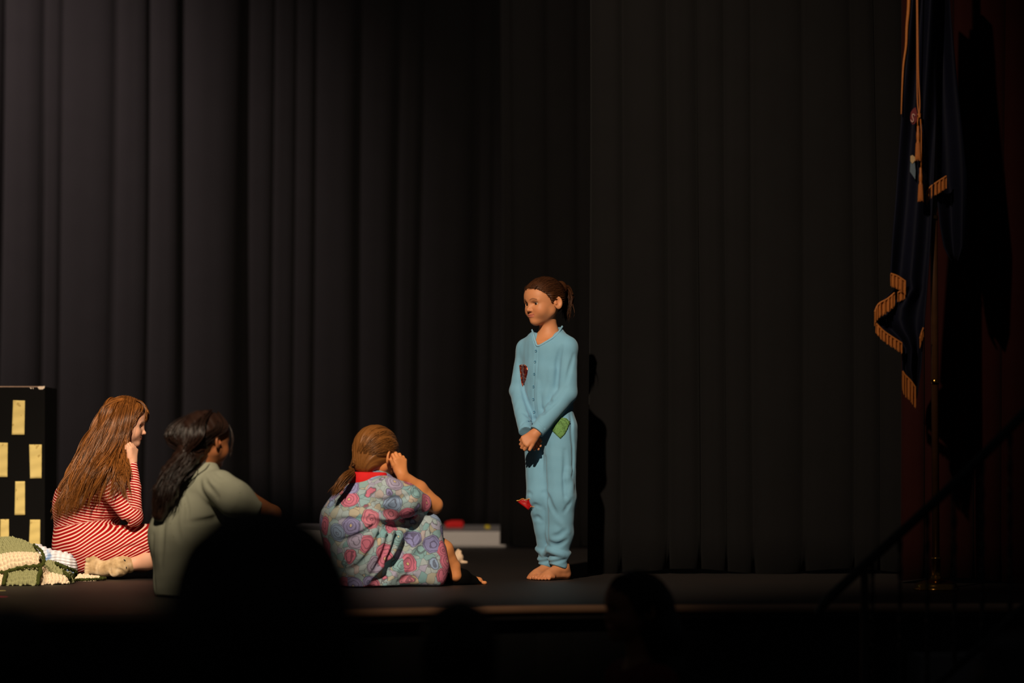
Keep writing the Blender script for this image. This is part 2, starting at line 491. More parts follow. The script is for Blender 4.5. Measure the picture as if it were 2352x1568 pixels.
# ------------------------------------------------------------------ low platform far upstage
def platform():
    d0, d1 = 16.62, 18.3; z = 0.088; x0, x1 = W(640, 0, d0)[0], W(1420, 0, d0)[0]
    o = boxmesh('low_platform', (x0, d0, 0.0), (x1, d1, z), simple('grey_gloss_paint', srgb(168, 164, 166), 0.35, 0.1, 4, spec=0.6), None, 0.008)
    tag(o, 'low grey platform on the floor far upstage behind the curtains', 'platform')
    S = Shape(); c = W(1044, 1200, 17.6); c[2] = z
    S.box(c + [0, 0, 0.020], (0.058, 0.04, 0.020), 0.012, 0.01); S.box(c + [0.01, -0.01, 0.034], (0.04, 0.03, 0.012), 0.010, 0.012)
    V, Q = S.mesh(0.005); tag(link_mesh('folded_cloth', V, Q, simple('red_cloth', srgb(190, 6, 10), 0.8, 0.2, 40)), 'small bright red folded cloth lying on the grey platform', 'cloth')
    S = Shape(); c = W(1119, 1213, 17.3); c[2] = z
    S.ell(c + [0, 0, 0.012], (0.017, 0.014, 0.012), 0.0); S.ell(c + [0.012, 0, 0.010], (0.008, 0.008, 0.010), 0.006); S.warp(lambda p: 0.002 * vnoise(p, 200, 3))
    V, Q = S.mesh(0.002); tag(link_mesh('yellow_scrap', V, Q, simple('yellow_paper', srgb(190, 170, 40), 0.8)), 'tiny crumpled yellow scrap on the grey platform', 'scrap')
platform()
# ------------------------------------------------------------------ people: shared anatomy
class Frame:
    """local axes: x = the person's left, y = forward, z = up"""
    def __init__(self, o, yaw, pitch=0.0, roll=0.0, s=1.0):
        # yaw 0 faces the camera, + turns towards the left of the picture; pitch + looks down; roll + tilts to her left
        y, p, r = (math.radians(a) for a in (yaw, pitch, roll))
        f = np.array([-math.sin(y), -math.cos(y), 0]); l = np.array([math.cos(y), -math.sin(y), 0]); u = np.array([0, 0, 1.0])
        f, u = f * math.cos(p) - u * math.sin(p), u * math.cos(p) + f * math.sin(p)
        l, u = l * math.cos(r) - u * math.sin(r), u * math.cos(r) + l * math.sin(r)
        self.o = np.asarray(o, float); self.R = np.stack([l, f, u]); self.s = s
    def __call__(self, x, y, z): return self.o + self.s * (np.array([x, y, z], float) @ self.R)
    def dir(self, x, y, z): return np.array([x, y, z], float) @ self.R
    def loc(self, p): return (p - self.o) @ self.R.T / self.s

def add_head(S, F, neck_to=None, neck_r=0.034, mouth=0.0, grp=0):
    """head with brow, nose, lips, lids, ears; z = 0 is the eye line"""
    s = F.s; R = F.R
    E = lambda c, r, k=0.02, mode='u': S.ell(F(*c), np.array(r) * s, k * s, mode, grp, R)
    C = lambda a, b, ra, rb, k=0.02, mode='u': S.cap(F(*a), F(*b), ra * s, rb * s, k * s, mode, grp)
    if neck_to is not None: S.cap(F(0, -0.018, -0.045), neck_to, neck_r * s, neck_r * 1.08 * s, 0.02 * s, 'u', grp)
    E((0, -0.012, 0.028), (0.0725, 0.089, 0.080), 0.02)
    E((0, 0.024, -0.022), (0.0545, 0.050, 0.060), 0.03)
    E((0, 0.040, 0.035), (0.052, 0.038, 0.040), 0.03)
    for q in (-1, 1):
        C((0, 0.046, -0.070), (q * 0.045, -0.002, -0.036), 0.0145, 0.0175, 0.022)
        E((q * 0.031, 0.046, -0.030), (0.024, 0.024, 0.025), 0.022)
        C((q * 0.012, 0.071, 0.015), (q * 0.040, 0.060, 0.013), 0.006, 0.005, 0.014)       # brow
    E((0, 0.056, -0.0725), (0.019, 0.017, 0.0155), 0.016)                                   # chin
    E((0, 0.060, -0.049), (0.028, 0.015, 0.015), 0.014)                                     # muzzle
    for q in (-1, 1):                                                                       # eye sockets, lids
        E((q * 0.029, 0.080, 0.000), (0.016, 0.013, 0.0095), 0.014, 's')
        E((q * 0.029, 0.0575, 0.0), (0.0135, 0.0132, 0.0128), 0.004)
        E((q * 0.0295, 0.074, -0.0005), (0.0130, 0.018, 0.0054), 0.0015, 's')
    C((0, 0.070, 0.006), (0, 0.0835, -0.022), 0.0055, 0.0075, 0.010)                        # nose
    E((0, 0.0855, -0.0255), (0.0088, 0.0082, 0.0075), 0.007)
    for q in (-1, 1):
        E((q * 0.0095, 0.0775, -0.028), (0.0058, 0.0075, 0.0058), 0.005)
        E((q * 0.0052, 0.0835, -0.0335), (0.0028, 0.0040, 0.0026), 0.002, 's')
    E((0, 0.0715, -0.0455), (0.0225, 0.0085, 0.0042), 0.003)                                # lips
    E((0, 0.0710, -0.0532), (0.0190, 0.0085, 0.0050), 0.003)
    S.poly([F(x, y, z) for x, y, z in ((-0.0190, 0.0760, -0.0474), (-0.014, 0.0790, -0.0484), (-0.007, 0.0812, -0.0493), (0, 0.0820, -0.0496), (0.007, 0.0812, -0.0493), (0.014, 0.0790, -0.0484), (0.0190, 0.0760, -0.0474))], (0.0022 + mouth) * s, 0.0030 * s, 's', grp)
    for q in (-1, 1):                                                                       # ears
        a = q * 0.45
        Re = np.stack([R[0] * math.cos(a) + R[1] * math.sin(a), R[1] * math.cos(a) - R[0] * math.sin(a), R[2]])
        S.ell(F(q * 0.0765, -0.020, -0.003), np.array((0.0070, 0.0185, 0.0275)) * s, 0.005 * s, 'u', grp, Re)
        S.ell(F(q * 0.0825, -0.0165, 0.001), np.array((0.0062, 0.0115, 0.0180)) * s, 0.004 * s, 's', grp, Re)
        S.ell(F(q * 0.0755, -0.0075, -0.006), np.array((0.0060, 0.0045, 0.0060)) * s, 0.004 * s, 'u', grp, Re)

def skin_colors(V, heads, base, lip=(0.42, 0.12, 0.085), brow=(0.10, 0.045, 0.02), blush=0.25):
    base = np.array(base); col = np.tile(base, (len(V), 1))
    for F in heads:
        p = F.loc(V); x, y, z = p.T; ax = np.abs(x)
        def blend(m, c, w=1.0):
            m = np.clip(m * w, 0, 1)[:, None]; col[:] = col * (1 - m) + np.array(c) * m
        near = (np.abs(z) < 0.13) & (ax < 0.1) & (y > -0.12) & (y < 0.12)
        ch = np.exp(-(((ax - 0.036) / 0.018) ** 2 + ((z + 0.030) / 0.018) ** 2)) * (y > 0.03) * near
        blend(ch * blush, base * np.array([1.0, 0.62, 0.55]))
        br = (np.exp(-((z - 0.0155 - 0.006 * np.sin(np.clip((ax - 0.010) / 0.034, 0, 1) * math.pi)) / 0.0026) ** 2)
              * (ax > 0.010) * (ax < 0.044) * (y > 0.045) * near)
        blend(br * 0.85, brow)
        lp = ((np.exp(-((z + 0.0458 - 6 * ax * ax) / 0.0042) ** 2) + np.exp(-((z + 0.0535 - 7 * ax * ax) / 0.0052) ** 2)) * np.exp(-(ax / 0.0225) ** 6) * (y > 0.055)) * near
        blend(lp * 0.9, lip)
        lid = np.exp(-(((ax - 0.0295) / 0.015) ** 4 + ((z - 0.0062) / 0.0024) ** 2)) * (y > 0.05) * near
        blend(lid * 0.95, brow)
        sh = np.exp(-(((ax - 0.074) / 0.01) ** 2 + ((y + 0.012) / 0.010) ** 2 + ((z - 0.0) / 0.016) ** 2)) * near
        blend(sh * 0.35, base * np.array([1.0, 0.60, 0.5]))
    return col

def add_eyes(F, parent, mats, gaze=(0.0, 0.0)):
    for q in (-1, 1):
        c = F(q * 0.029, 0.0575, 0); r = 0.0118 * F.s
        fw = unit(F.dir(math.sin(math.radians(gaze[0])), 1, math.sin(math.radians(gaze[1]))))
        u = unit(np.cross(fw, [0, 0, 1])); v = np.cross(u, fw)
        V, Fc, colr = [], [], []
        n, m = 18, 14
        for i in range(m + 1):
            a = math.pi * i / m
            for j in range(n):
                b = 2 * math.pi * j / n
                V.append(c + r * (fw * math.cos(a) + (u * math.cos(b) + v * math.sin(b)) * math.sin(a)))
                colr.append((0.006, 0.004, 0.003) if a < 0.42 else ((0.05, 0.024, 0.012) if a < 0.66 else (0.40, 0.34, 0.30)))
        for i in range(m):
            for j in range(n):
                Fc.append((i * n + j, i * n + (j + 1) % n, (i + 1) * n + (j + 1) % n, (i + 1) * n + j))
        link_mesh('eye', V, np.array(Fc), mats, parent, attrs={'col': np.array(colr)})

def add_hand(S, wrist, d, n, thumb, sc=1.0, curls=(25, 35, 20), tcurl=(0.72, 0.60, -0.30), per=None, spread=3.0, grp=0, tbend=25):
    """palm of four metacarpals, four jointed fingers and a thumb leaving the side of the palm.
    d = towards the fingers, n = out of the back of the hand, thumb = +1/-1 picks the side d x n"""
    d = unit(d); n = unit(np.asarray(n, float) - np.dot(n, d) * d); s = np.cross(d, n) * thumb
    w = np.asarray(wrist, float)
    P = lambda a, b, c: w + sc * (a * d + b * s + c * n)
    lat = (0.0205, 0.0070, -0.0070, -0.0200); reach = (0.058, 0.061, 0.058, 0.052); ln = (0.047, 0.053, 0.049, 0.039)
    S.cap(P(-0.012, 0, 0), P(0.008, 0, 0), 0.0195 * sc, 0.019 * sc, 0.012 * sc, 'u', grp, (n, 0.78))
    for b, a in zip(lat, reach):
        S.cap(P(0.005, b * 0.55, 0), P(a, b, 0.001), 0.0105 * sc, 0.0085 * sc, 0.011 * sc, 'u', grp)
    S.ell(P(0.024, 0.016, -0.007), np.array((0.021, 0.011, 0.010)) * sc, 0.012 * sc, 'u', grp, np.stack([d, s, n]))
    for i, (b, a, L) in enumerate(zip(lat, reach, ln)):
        cu = curls if per is None else per[i]
        p = P(a, b, 0.0); ang = 0; sp = math.radians(spread * (1.2 - 0.8 * i))
        r0 = (0.0078, 0.0080, 0.0076, 0.0067)[i]
        for q, f in enumerate((0.46, 0.30, 0.24)):
            ang += math.radians(cu[q])
            dd = (d * math.cos(sp) + s * math.sin(sp)) * math.cos(ang) - n * math.sin(ang)
            e = p + dd * L * f * sc * 1.05
            S.cap(p, e, r0 * sc * (1 - 0.07 * q), r0 * sc * (0.95 - 0.08 * q), 0.0016 * sc, 'u', grp); p = e
    t = unit(tcurl[0] * d + tcurl[1] * s + tcurl[2] * n); p = P(0.018, 0.018, -0.004)
    e = p + t * 0.026 * sc; S.cap(p, e, 0.0110 * sc, 0.0088 * sc, 0.007 * sc, 'u', grp)
    t2 = unit(t + math.tan(math.radians(tbend)) * unit(d - s * 0.3)); e2 = e + t2 * 0.022 * sc
    S.cap(e, e2, 0.0088 * sc, 0.0072 * sc, 0.003 * sc, 'u', grp)

def add_foot(S, F, medial, grp=0):
    """bare foot, origin on the floor under the ankle; medial = +1/-1 side of the big toe along local x"""
    s = F.s
    C = lambda a, b, ra, rb, k=0.015, fl=None: S.cap(F(*a), F(*b), ra * s, rb * s, k * s, 'u', grp, fl)
    C((0, -0.018, 0.075), (0, -0.018, 0.045), 0.024, 0.027)
    S.ell(F(0, -0.034, 0.024), np.array((0.023, 0.026, 0.024)) * s, 0.015 * s, 'u', grp, F.R)
    C((0, 0.000, 0.045), (0, 0.070, 0.026), 0.026, 0.021)
    C((0, -0.025, 0.017), (medial * 0.004, 0.075, 0.015), 0.020, 0.026, 0.014, (F.R[2], 0.62))
    S.ell(F(medial * 0.004, 0.078, 0.017), np.array((0.036, 0.028, 0.016)) * s, 0.014 * s, 'u', grp, F.R)
    for x, y0, y1, r in ((0.026, 0.092, 0.120, 0.0108), (0.0095, 0.094, 0.121, 0.0078), (-0.0035, 0.092, 0.114, 0.0076), (-0.0155, 0.088, 0.106, 0.0073), (-0.0265, 0.080, 0.096, 0.0070)):
        m = (y0 + y1) / 2
        C((medial * x, y0 - 0.012, 0.0135), (medial * x, m, 0.0145), r, r * 0.95, 0.004)
        C((medial * x, m, 0.0145), (medial * x, y1, r * 0.98), r * 0.95, r * 0.95, 0.0025)
    S.plane(F(0, 0, 0.0), (0, 0, -1), 0.003, F(0, 0, 0) - 0.2, F(0, 0, 0) + np.array([0.2, 0.2, 0.0]))

def px_path(S, pts, n=None, off=0.0):
    """points lying on a surface under a path given in pixels"""
    c = catmull([(a, b, 0) for a, b in pts], n or max(6, 4 * len(pts)))
    P = np.array([S.hit(a, b) for a, b, _ in c])
    # smooth the depth so a path that slips off an edge does not jump
    if len(P) > 4:
        y = P[:, 1].copy(); y2 = np.convolve(np.pad(y, 2, 'edge'), np.ones(5) / 5, 'valid')
        for i in range(len(P)): P[i] = W(c[i, 0], c[i, 1], y2[i])
    return P - np.array([0, 1, 0]) * off
def groove(S, pts, r=0.006, depth=0.004, k=0.008, taper=True):
    P = px_path(S, pts); N = S.normal(P); n = len(P)
    w = np.sin(np.linspace(0.15, math.pi - 0.15, n)) if taper else np.ones(n)
    Q = P + N * ((r - depth * w))[:, None]
    S.poly(Q, r, k, 's')
def ridge(S, pts, r=0.008, out=0.004, k=0.012, taper=True, grp=0):
    P = px_path(S, pts); N = S.normal(P); n = len(P)
    w = np.sin(np.linspace(0.15, math.pi - 0.15, n)) if taper else np.ones(n)
    Q = P + N * ((out * w - r))[:, None]
    S.poly(Q, r, k, 'u', grp)
def decal(name, S, outline, mat, parent, thick=0.0025, rings=6, dense=6):
    """a sewn-on patch: an outline in pixels laid on a surface, with thickness"""
    o = np.array(outline, float); o = np.vstack([o, o[:1]])
    pts = []
    for a, b in zip(o[:-1], o[1:]):
        for t in np.arange(dense) / dense: pts.append(a + (b - a) * t)
    pts = np.array(pts); c = pts.mean(0); m = len(pts)
    Vp = [c] + [c + (p - c) * (i / rings) for i in range(1, rings + 1) for p in pts]
    P = np.array([S.hit(a, b) for a, b in Vp]); N = S.normal(P)
    top = P + N * thick; bot = P - N * 0.002
    n = len(P); F = []
    for j in range(m): F.append((0, 1 + j, 1 + (j + 1) % m))
    for i in range(rings - 1):
        for j in range(m):
            a, b = 1 + i * m + j, 1 + i * m + (j + 1) % m
            F.append((a, a + m, b + m, b))
    last = 1 + (rings - 1) * m
    for j in range(m): F.append((last + j, last + j + n, last + (j + 1) % m + n, last + (j + 1) % m))
    return link_mesh(name, np.vstack([top, bot]), F, mat, parent)
def hair_strands(name, guides, mat, parent, count, spread=0.012, r=0.0014, n=16, seed=1, wave=0.0, clump=0.5, shrink=0.06, per=1):
    """strands interpolated between neighbouring guide curves (equal-length point lists); per > 1 gathers them into locks"""
    g = np.random.default_rng(seed); G = np.array([catmull(x, n) for x in guides]); m = len(G)
    cur, rad = [], []; t = np.linspace(0, 1, n)[:, None]
    for i in range(count // per):
        u = g.uniform(0, m - 1); a = int(min(u, m - 2)); f = u - a
        c0 = G[a] * (1 - f) + G[a + 1] * f
        j = g.normal(size=3) * spread; c0 = c0 + j * (0.25 + 0.75 * t) * (1 - clump * t * g.uniform(0, 1))
        ph = g.uniform(0, 6.28); fr = g.uniform(1.2, 2.6); wd = g.normal(size=3); L0 = g.uniform(0, shrink)
        for k in range(per):
            c = c0 + (g.normal(size=3) * 0.0040 * (np.sin(t * 2.7 + 0.25)) if per > 1 else 0)
            if wave: c = c + np.outer(np.sin(t[:, 0] * fr * 6.28 + ph + g.uniform(-0.15, 0.15)) * t[:, 0] ** 1.3, wd + g.normal(size=3) * 0.2) * wave
            L = 1 - (L0 + g.uniform(0, shrink)) * 1.6
            c = catmull(c[:max(4, int(n * max(0.55, L)))], n)
            cur.append(c); rad.append(r * g.uniform(0.6, 1.5))
    V, F = tubes(cur, rad, 3)
    return link_mesh(name, V, F, mat, parent)

def hair_mat(name, dark, lite, rough=0.42, spec=0.35):
    m = Mat(name)
    co = m.coord()
    v = m.noise(45, 2, co).outputs[0]
    inf = m.n('ShaderNodeNewGeometry').outputs['Random Per Island']
    fac = m.math('ADD', m.math('MULTIPLY', inf, 0.7), m.math('MULTIPLY', v, 0.3))
    m.base(m.mix(fac, dark, lite)); m.set(Roughness=rough)
    m.bsdf.inputs['Specular IOR Level'].default_value = spec
    return m.m
EYE = attr_mat('eye', rough=0.12, spec=0.6, var=0.02)
# ------------------------------------------------------------------ the standing girl in pale blue pyjamas
def build_standing():
    root = empty('person', (W(1262, 1330, 12.0)[0], 12.0, 0), 'girl standing barefoot in pale blue pyjamas with patches, hands clasped', 'person')
    yaw = 40; a = math.radians(yaw)
    f = np.array([-math.sin(a), -math.cos(a), 0]); l = np.array([math.cos(a), -math.sin(a), 0]); up = np.array([0, 0, 1.0])
    D = 12.0
    HF = Frame(W(1248, 697, 11.975), 51, 4, -2, 0.985)
    neck = W(1261, 775, 12.0)
    shc = W(1256, 792, 12.0); sl = shc + l * 0.112; sr = shc - l * 0.112
    chest = W(1258, 850, 12.0); waist = W(1260, 915, 12.0); hips = W(1263, 975, 12.0)
    el, er = W(1303, 903, 11.915), W(1193, 898, 12.07)
    wl, wr = W(1229, 996, 11.845), W(1206, 983, 11.90)
    # ---- garment
    P = Shape(); fl = (f, 0.70)
    P.cap(W(1258, 812, 12.0), chest, 0.108, 0.112, 0.03, 'u', 0, fl)
    P.cap(chest, waist, 0.112, 0.106, 0.03, 'u', 0, fl)
    P.cap(waist, hips, 0.106, 0.112, 0.03, 'u', 0, (f, 0.78))
    P.cap(sr + [0, 0, -0.020], sl + [0, 0, -0.020], 0.042, 0.042, 0.05, 'u', 0)
    P.cap(sl + [0, 0, -0.01] - l * 0.01, neck + up * 0.012, 0.036, 0.040, 0.03); P.cap(sr + [0, 0, -0.01] + l * 0.01, neck + up * 0.012, 0.036, 0.040, 0.03)
    P.cap(shc + up * 0.018, W(1261, 768, 12.0), 0.060, 0.043, 0.05, 'u', 0)
    # legs
    hl, hr = W(1287, 985, 11.96), W(1243, 985, 12.04)
    kl, kr = W(1287, 1145, 11.94), W(1243, 1140, 11.985)
    al, ar = W(1283, 1292, 11.965), W(1256, 1292, 12.03)
    P.cap(hl, kl, 0.074, 0.066, 0.025, 'u', 1); P.cap(kl, W(1286, 1225, 11.955), 0.066, 0.056, 0.02, 'u', 1); P.cap(W(1286, 1225, 11.955), al, 0.056, 0.036, 0.02, 'u', 1)
    P.cap(hr, kr, 0.074, 0.062, 0.012, 'u', 2); P.cap(kr, W(1253, 1215, 12.0), 0.062, 0.046, 0.012, 'u', 2); P.cap(W(1253, 1215, 12.0), ar, 0.046, 0.032, 0.012, 'u', 2)
    # seat of the trousers hangs behind
    P.ell(W(1292, 985, 12.06), (0.05, 0.06, 0.085), 0.04, 'u', 0)
    # sleeves
    P.cap(sl + [0, 0, -0.014], el, 0.043, 0.043, 0.012, 'u', 3); P.cap(el, wl, 0.042, 0.032, 0.012, 'u', 3, None, (wl + (el - wl) * 0.05, wl - el))
    P.cap(sr + [0, 0, -0.014], er, 0.043, 0.041, 0.012, 'u', 4); P.cap(er, wr + (wr - er) * 0.1, 0.041, 0.030, 0.012, 'u', 4, None, (wr + (wr - er) * 0.10, wr - er))
    # rumpled ankle cuffs
    for c, q, w in ((al, 1, 0.036), (ar, 2, 0.032)):
        P.torus(c + [0, 0, 0.050], (0.25, -0.2, 1), w + 0.006, 0.014, 0.010, 'u', q, 1.1)
        P.torus(c + [0, 0, 0.026], (-0.30, -0.1, 1), w + 0.001, 0.011, 0.008, 'u', q, 1.2)
        P.torus(c + [0, 0, 0.006], (-0.38, -0.25, 1), w - 0.004, 0.009, 0.008, 'u', q, 1.2)
        P.cap(c + [0, 0, 0.01], c + [0, 0, -0.012], w - 0.002, w + 0.001, 0.01, 'u', q)
        P.plane(c + [0, 0, -0.018], (-0.30, -0.1, -1), 0.003, c - [0.07, 0.07, 0.12], c + [0.07, 0.07, 0.0])
    # soft folds
    for path, r, dp in (([(1290, 795), (1283, 820), (1280, 850), (1277, 890)], 0.012, 0.010),
                        ([(1318, 815), (1308, 850), (1300, 880)], 0.009, 0.006),
                        ([(1192, 835), (1199, 880), (1207, 915), (1217, 955)], 0.009, 0.007),
                        ([(1240, 905), (1243, 935), (1250, 950)], 0.012, 0.006), ([(1263, 880), (1262, 920), (1275, 925)], 0.014, 0.006),
                        ([(1297, 1035), (1298, 1075), (1297, 1120), (1301, 1160)], 0.012, 0.009),
                        ([(1311, 938), (1313, 990), (1317, 1030), (1316, 1075), (1308, 1110), (1301, 1140)], 0.006, 0.006),
                        ([(1253, 1050), (1253, 1110), (1256, 1180), (1258, 1255)], 0.010, 0.007),
                        ([(1256, 1130), (1266, 1160), (1278, 1180)], 0.014, 0.007), ([(1312, 1145), (1303, 1165), (1296, 1175)], 0.010, 0.006),
                        ([(1225, 1192), (1234, 1188), (1243, 1194)], 0.012, 0.006), ([(1268, 1232), (1285, 1228), (1300, 1215)], 0.014, 0.007),
                        ([(1206, 1135), (1214, 1131), (1220, 1135)], 0.008, 0.004), ([(1262, 1245), (1280, 1252), (1302, 1240)], 0.012, 0.008),
                        ([(1216, 1175), (1228, 1160), (1240, 1163)], 0.010, 0.004), ([(1252, 945), (1275, 925), (1300, 890)], 0.012, 0.004),
                        ([(1200, 945), (1212, 955), (1222, 962)], 0.010, 0.004)):
        groove(P, path, r, dp)
    for path, r, ot in (([(1305, 1080), (1309, 1115), (1305, 1150)], 0.016, 0.008), ([(1283, 1195), (1294, 1205), (1305, 1220)], 0.014, 0.005),
                        ([(1233, 880), (1236, 920), (1241, 950)], 0.014, 0.004), ([(1268, 850), (1262, 890), (1252, 930)], 0.016, 0.005),
                        ([(1246, 1276), (1262, 1266), (1285, 1272), (1304, 1282)], 0.010, 0.005)):
        ridge(P, path, r, ot)
    groove(P, [(1197, 975), (1205, 968), (1224, 969)], 0.003, 0.003, 0.002, False)
    groove(P, [(1234, 967), (1243, 976), (1252, 985)], 0.003, 0.003, 0.002, False)
    groove(P, [(1232, 795), (1228, 850), (1226, 900), (1229, 955)], 0.003, 0.0015, 0.003, False)
    groove(P, [(1237, 792), (1234, 850), (1231, 900), (1233, 950)], 0.003, 0.0015, 0.003, False)
    band = px_path(P, [(1222, 757), (1225, 769), (1229, 783), (1235, 794), (1254, 785), (1272, 773), (1285, 760), (1292, 749)], 60)
    bandN = P.normal(band); nc = W(1258, 742, 11.99)
    for t, r in ((0.2, 0.03), (0.45, 0.026), (0.68, 0.020), (0.86, 0.014), (0.93, 0.009)):
        P.poly(nc + (band + bandN * 0.006 - nc) * t, r, 0.003, 's')
    P.cap(W(1262, 735, 11.995), W(1261, 764, 12.0), 0.054, 0.042, 0.004, 's')
    P.warp(lambda p: 0.0012 * vnoise(p, 60, 3) + 0.0018 * vnoise(p, 26, 5))
    V, Q = P.mesh(0.0038)
    m = Mat('blue_knit')
    fine = m.noise(420, 2).outputs[0]
    m.base(m.mix(m.noise(18).outputs[0], PYJ_A, PYJ_B)); m.set(Roughness=0.9); m.bsdf.inputs['Sheen Weight'].default_value = 0.15
    m.bsdf.inputs['Specular IOR Level'].default_value = 0.15
    m.bump(fine, 0.25, 0.0015)
    pyj = link_mesh('pyjamas', V, Q, m.m, root)
    # ---- body
    S = Shape()
    S.cap(W(1258, 815, 12.0), chest, 0.094, 0.098, 0.03, 'u', 0, fl); S.cap(chest, hips, 0.098, 0.09, 0.03, 'u', 0, fl)
    S.cap(sr * 0.8 + shc * 0.2 + [0, 0, -0.025], sl * 0.8 + shc * 0.2 + [0, 0, -0.025], 0.030, 0.030, 0.04); S.cap(shc + up * 0.008, W(1261, 765, 12.0), 0.052, 0.036, 0.04)
    S.cap(shc + f * 0.05 + l * 0.055 + up * 0.010, shc + f * 0.058 + l * 0.012 + up * 0.005, 0.007, 0.007, 0.02)
    S.cap(shc + f * 0.05 - l * 0.055 + up * 0.010, shc + f * 0.058 - l * 0.012 + up * 0.005, 0.007, 0.007, 0.02)
    for A, B, C2, r in ((sl, el, wl, 0.024), (sr, er, wr, 0.024)):
        S.cap(A + [0, 0, -0.02], B, r + 0.003, r, 0.02); S.cap(B, C2, r, 0.018, 0.01)
    for A, B, C2 in ((hl, kl, al), (hr, kr, ar)):
        S.cap(A, B, 0.055, 0.04, 0.02); S.cap(B, C2, 0.04, 0.024, 0.01)
    add_head(S, HF, neck, 0.036, 0.0004)
    FL = Frame([al[0] + 0.006, al[1], 0.0], 44, s=1.0); FR = Frame([ar[0] + 0.004, ar[1], 0.0], 42, s=1.0)
    for FF, an in ((FL, al), (FR, ar)): S.cap(an, FF(0, -0.018, 0.05), 0.024, 0.026, 0.01)
    add_foot(S, FL, -1); add_foot(S, FR, 1)
    add_hand(S, wl, (-0.80, -0.10, -0.62), (-0.25, -0.95, 0.15), -1, 0.98, per=[(38, 72, 45), (42, 72, 45), (46, 72, 45), (50, 70, 40)], tcurl=(0.85, 0.45, -0.05), spread=5, tbend=5)
    add_hand(S, wr + np.array([0.0, 0.018, -0.004]), (0.66, 0.0, -0.75), (0.1, 0.98, 0.2), -1, 0.98, per=[(20, 30, 20), (18, 28, 20), (16, 26, 20), (14, 24, 18)], tcurl=(0.9, 0.35, -0.1), spread=2, tbend=5)
    V, Q = S.mesh(0.0021)
    col = skin_colors(V, [HF], SKIN_A)
    red = np.exp(-((V[:, 2]) / 0.03) ** 2)[:, None] * 0.35 + np.exp(-((np.linalg.norm(V - W(1218, 1010, 11.87), axis=1)) / 0.05) ** 2)[:, None] * 0.35
    col = col * (1 - red) + np.array(SKIN_A) * np.array([1.0, 0.70, 0.55]) * red
    link_mesh('body', V, Q, attr_mat('skin_standing', rough=0.55, spec=0.35, var=0.05, sss=0.12), root, attrs={'col': col})
    add_eyes(HF, root, EYE, (8, -6))
    # ---- hair pulled back into a pony tail
    HM = hair_mat('brown_hair', srgb(28, 15, 9), srgb(70, 40, 21), 0.5, 0.15)
    H = Shape(); s = HF.s; R = HF.R
    H.ell(HF(0, -0.014, 0.030), np.array((0.0785, 0.094, 0.086)) * s, 0, 'u', 0, R)
    H.ell(HF(0, 0.040, 0.037), np.array((0.055, 0.040, 0.042)) * s, 0.03, 'u', 0, R)
    n = unit(HF.dir(0, 0.62, -0.79)); H.plane(HF(0, 0.072, 0.066), n, 0.006)
    for q in (-1, 1): H.cap(HF(q * 0.071, 0.012, 0.030), HF(q * 0.0725, 0.010, 0.002), 0.010, 0.004, 0.012)
    H.ell(HF(0, -0.105, 0.062), np.array((0.030, 0.024, 0.032)) * s, 0.02, 'u', 0, R)
    def comb(p):
        q = HF.loc(p) - np.array([0, -0.105, 0.055]); ang = np.arctan2(q[:, 0], q[:, 2] + 0.02 + 0 * q[:, 1])
        return 0.0011 * np.sin(ang * 46) + 0.0008 * np.sin(ang * 87 + 1)
    H.warp(comb)
    V, Q = H.mesh(0.0022)
    hair = link_mesh('hair', V, Q, HM, root)
    tie = np.array([0, -0.112, 0.060]); cur = []
    g = np.random.default_rng(4)
    for i in range(240):                                      # hair drawn from the hair line to the tie
        th = g.uniform(-1.45, 1.45); x = 0.0725 * math.sin(th)
        y0 = 0.072 * math.cos(th) + 0.012 * (1 - math.cos(th)); z0 = 0.066 - 0.056 * (1 - math.cos(th)) + g.uniform(-0.004, 0.016)
        a0 = np.array([x, y0, z0]); t = np.linspace(0, 1, 12)[:, None]
        c = a0 * (1 - t) + tie * t; cc = np.array([0, -0.014, 0.030]); dv = c - cc
        rr = np.linalg.norm(dv / np.array([0.0795, 0.095, 0.087]), axis=1)[:, None]
        c = cc + dv / np.maximum(rr, 1e-3) * (1.0 + 0.010 * g.uniform(0, 1)) * np.where(t > 0.9, 1.02, 1)
        cur.append(np.array([HF(*q) for q in c]))
    for i in range(70):                                       # baby hair at the temples and nape
        th = g.uniform(-1.4, 1.4); x = 0.069 * math.sin(th); a0 = np.array([x, 0.070 * math.cos(th) + 0.008, 0.062 - 0.052 * (1 - math.cos(th))])
        b0 = a0 + np.array([0.006 * np.sign(x), -0.020, 0.022]) + g.normal(size=3) * 0.004
        cur.append(np.array([HF(*q) for q in catmull([a0, (a0 + b0) / 2 + [0.002 * np.sign(x), 0.004, 0.002], b0], 8)]))
    V, F = tubes(cur, 0.0009, 3)
    link_mesh('hair_strands', V, F, HM, hair)
    gd = []
    for q in (-1.0, -0.3, 0.3, 1.0):
        gd.append([HF(q * 0.014, -0.100, 0.070), HF(q * 0.022, -0.132, 0.066), HF(q * 0.026, -0.146, 0.030), HF(q * 0.022, -0.140, -0.010), HF(q * 0.018, -0.128, -0.050), HF(q * 0.010, -0.124, -0.085)])
    hair_strands('ponytail', gd, HM, hair, 190, 0.0075, 0.0016, 16, 5, 0.006)
    # ---- details of the pyjamas
    BM = simple('blue_button', srgb(70, 120, 150), 0.35, 0.1, 80)
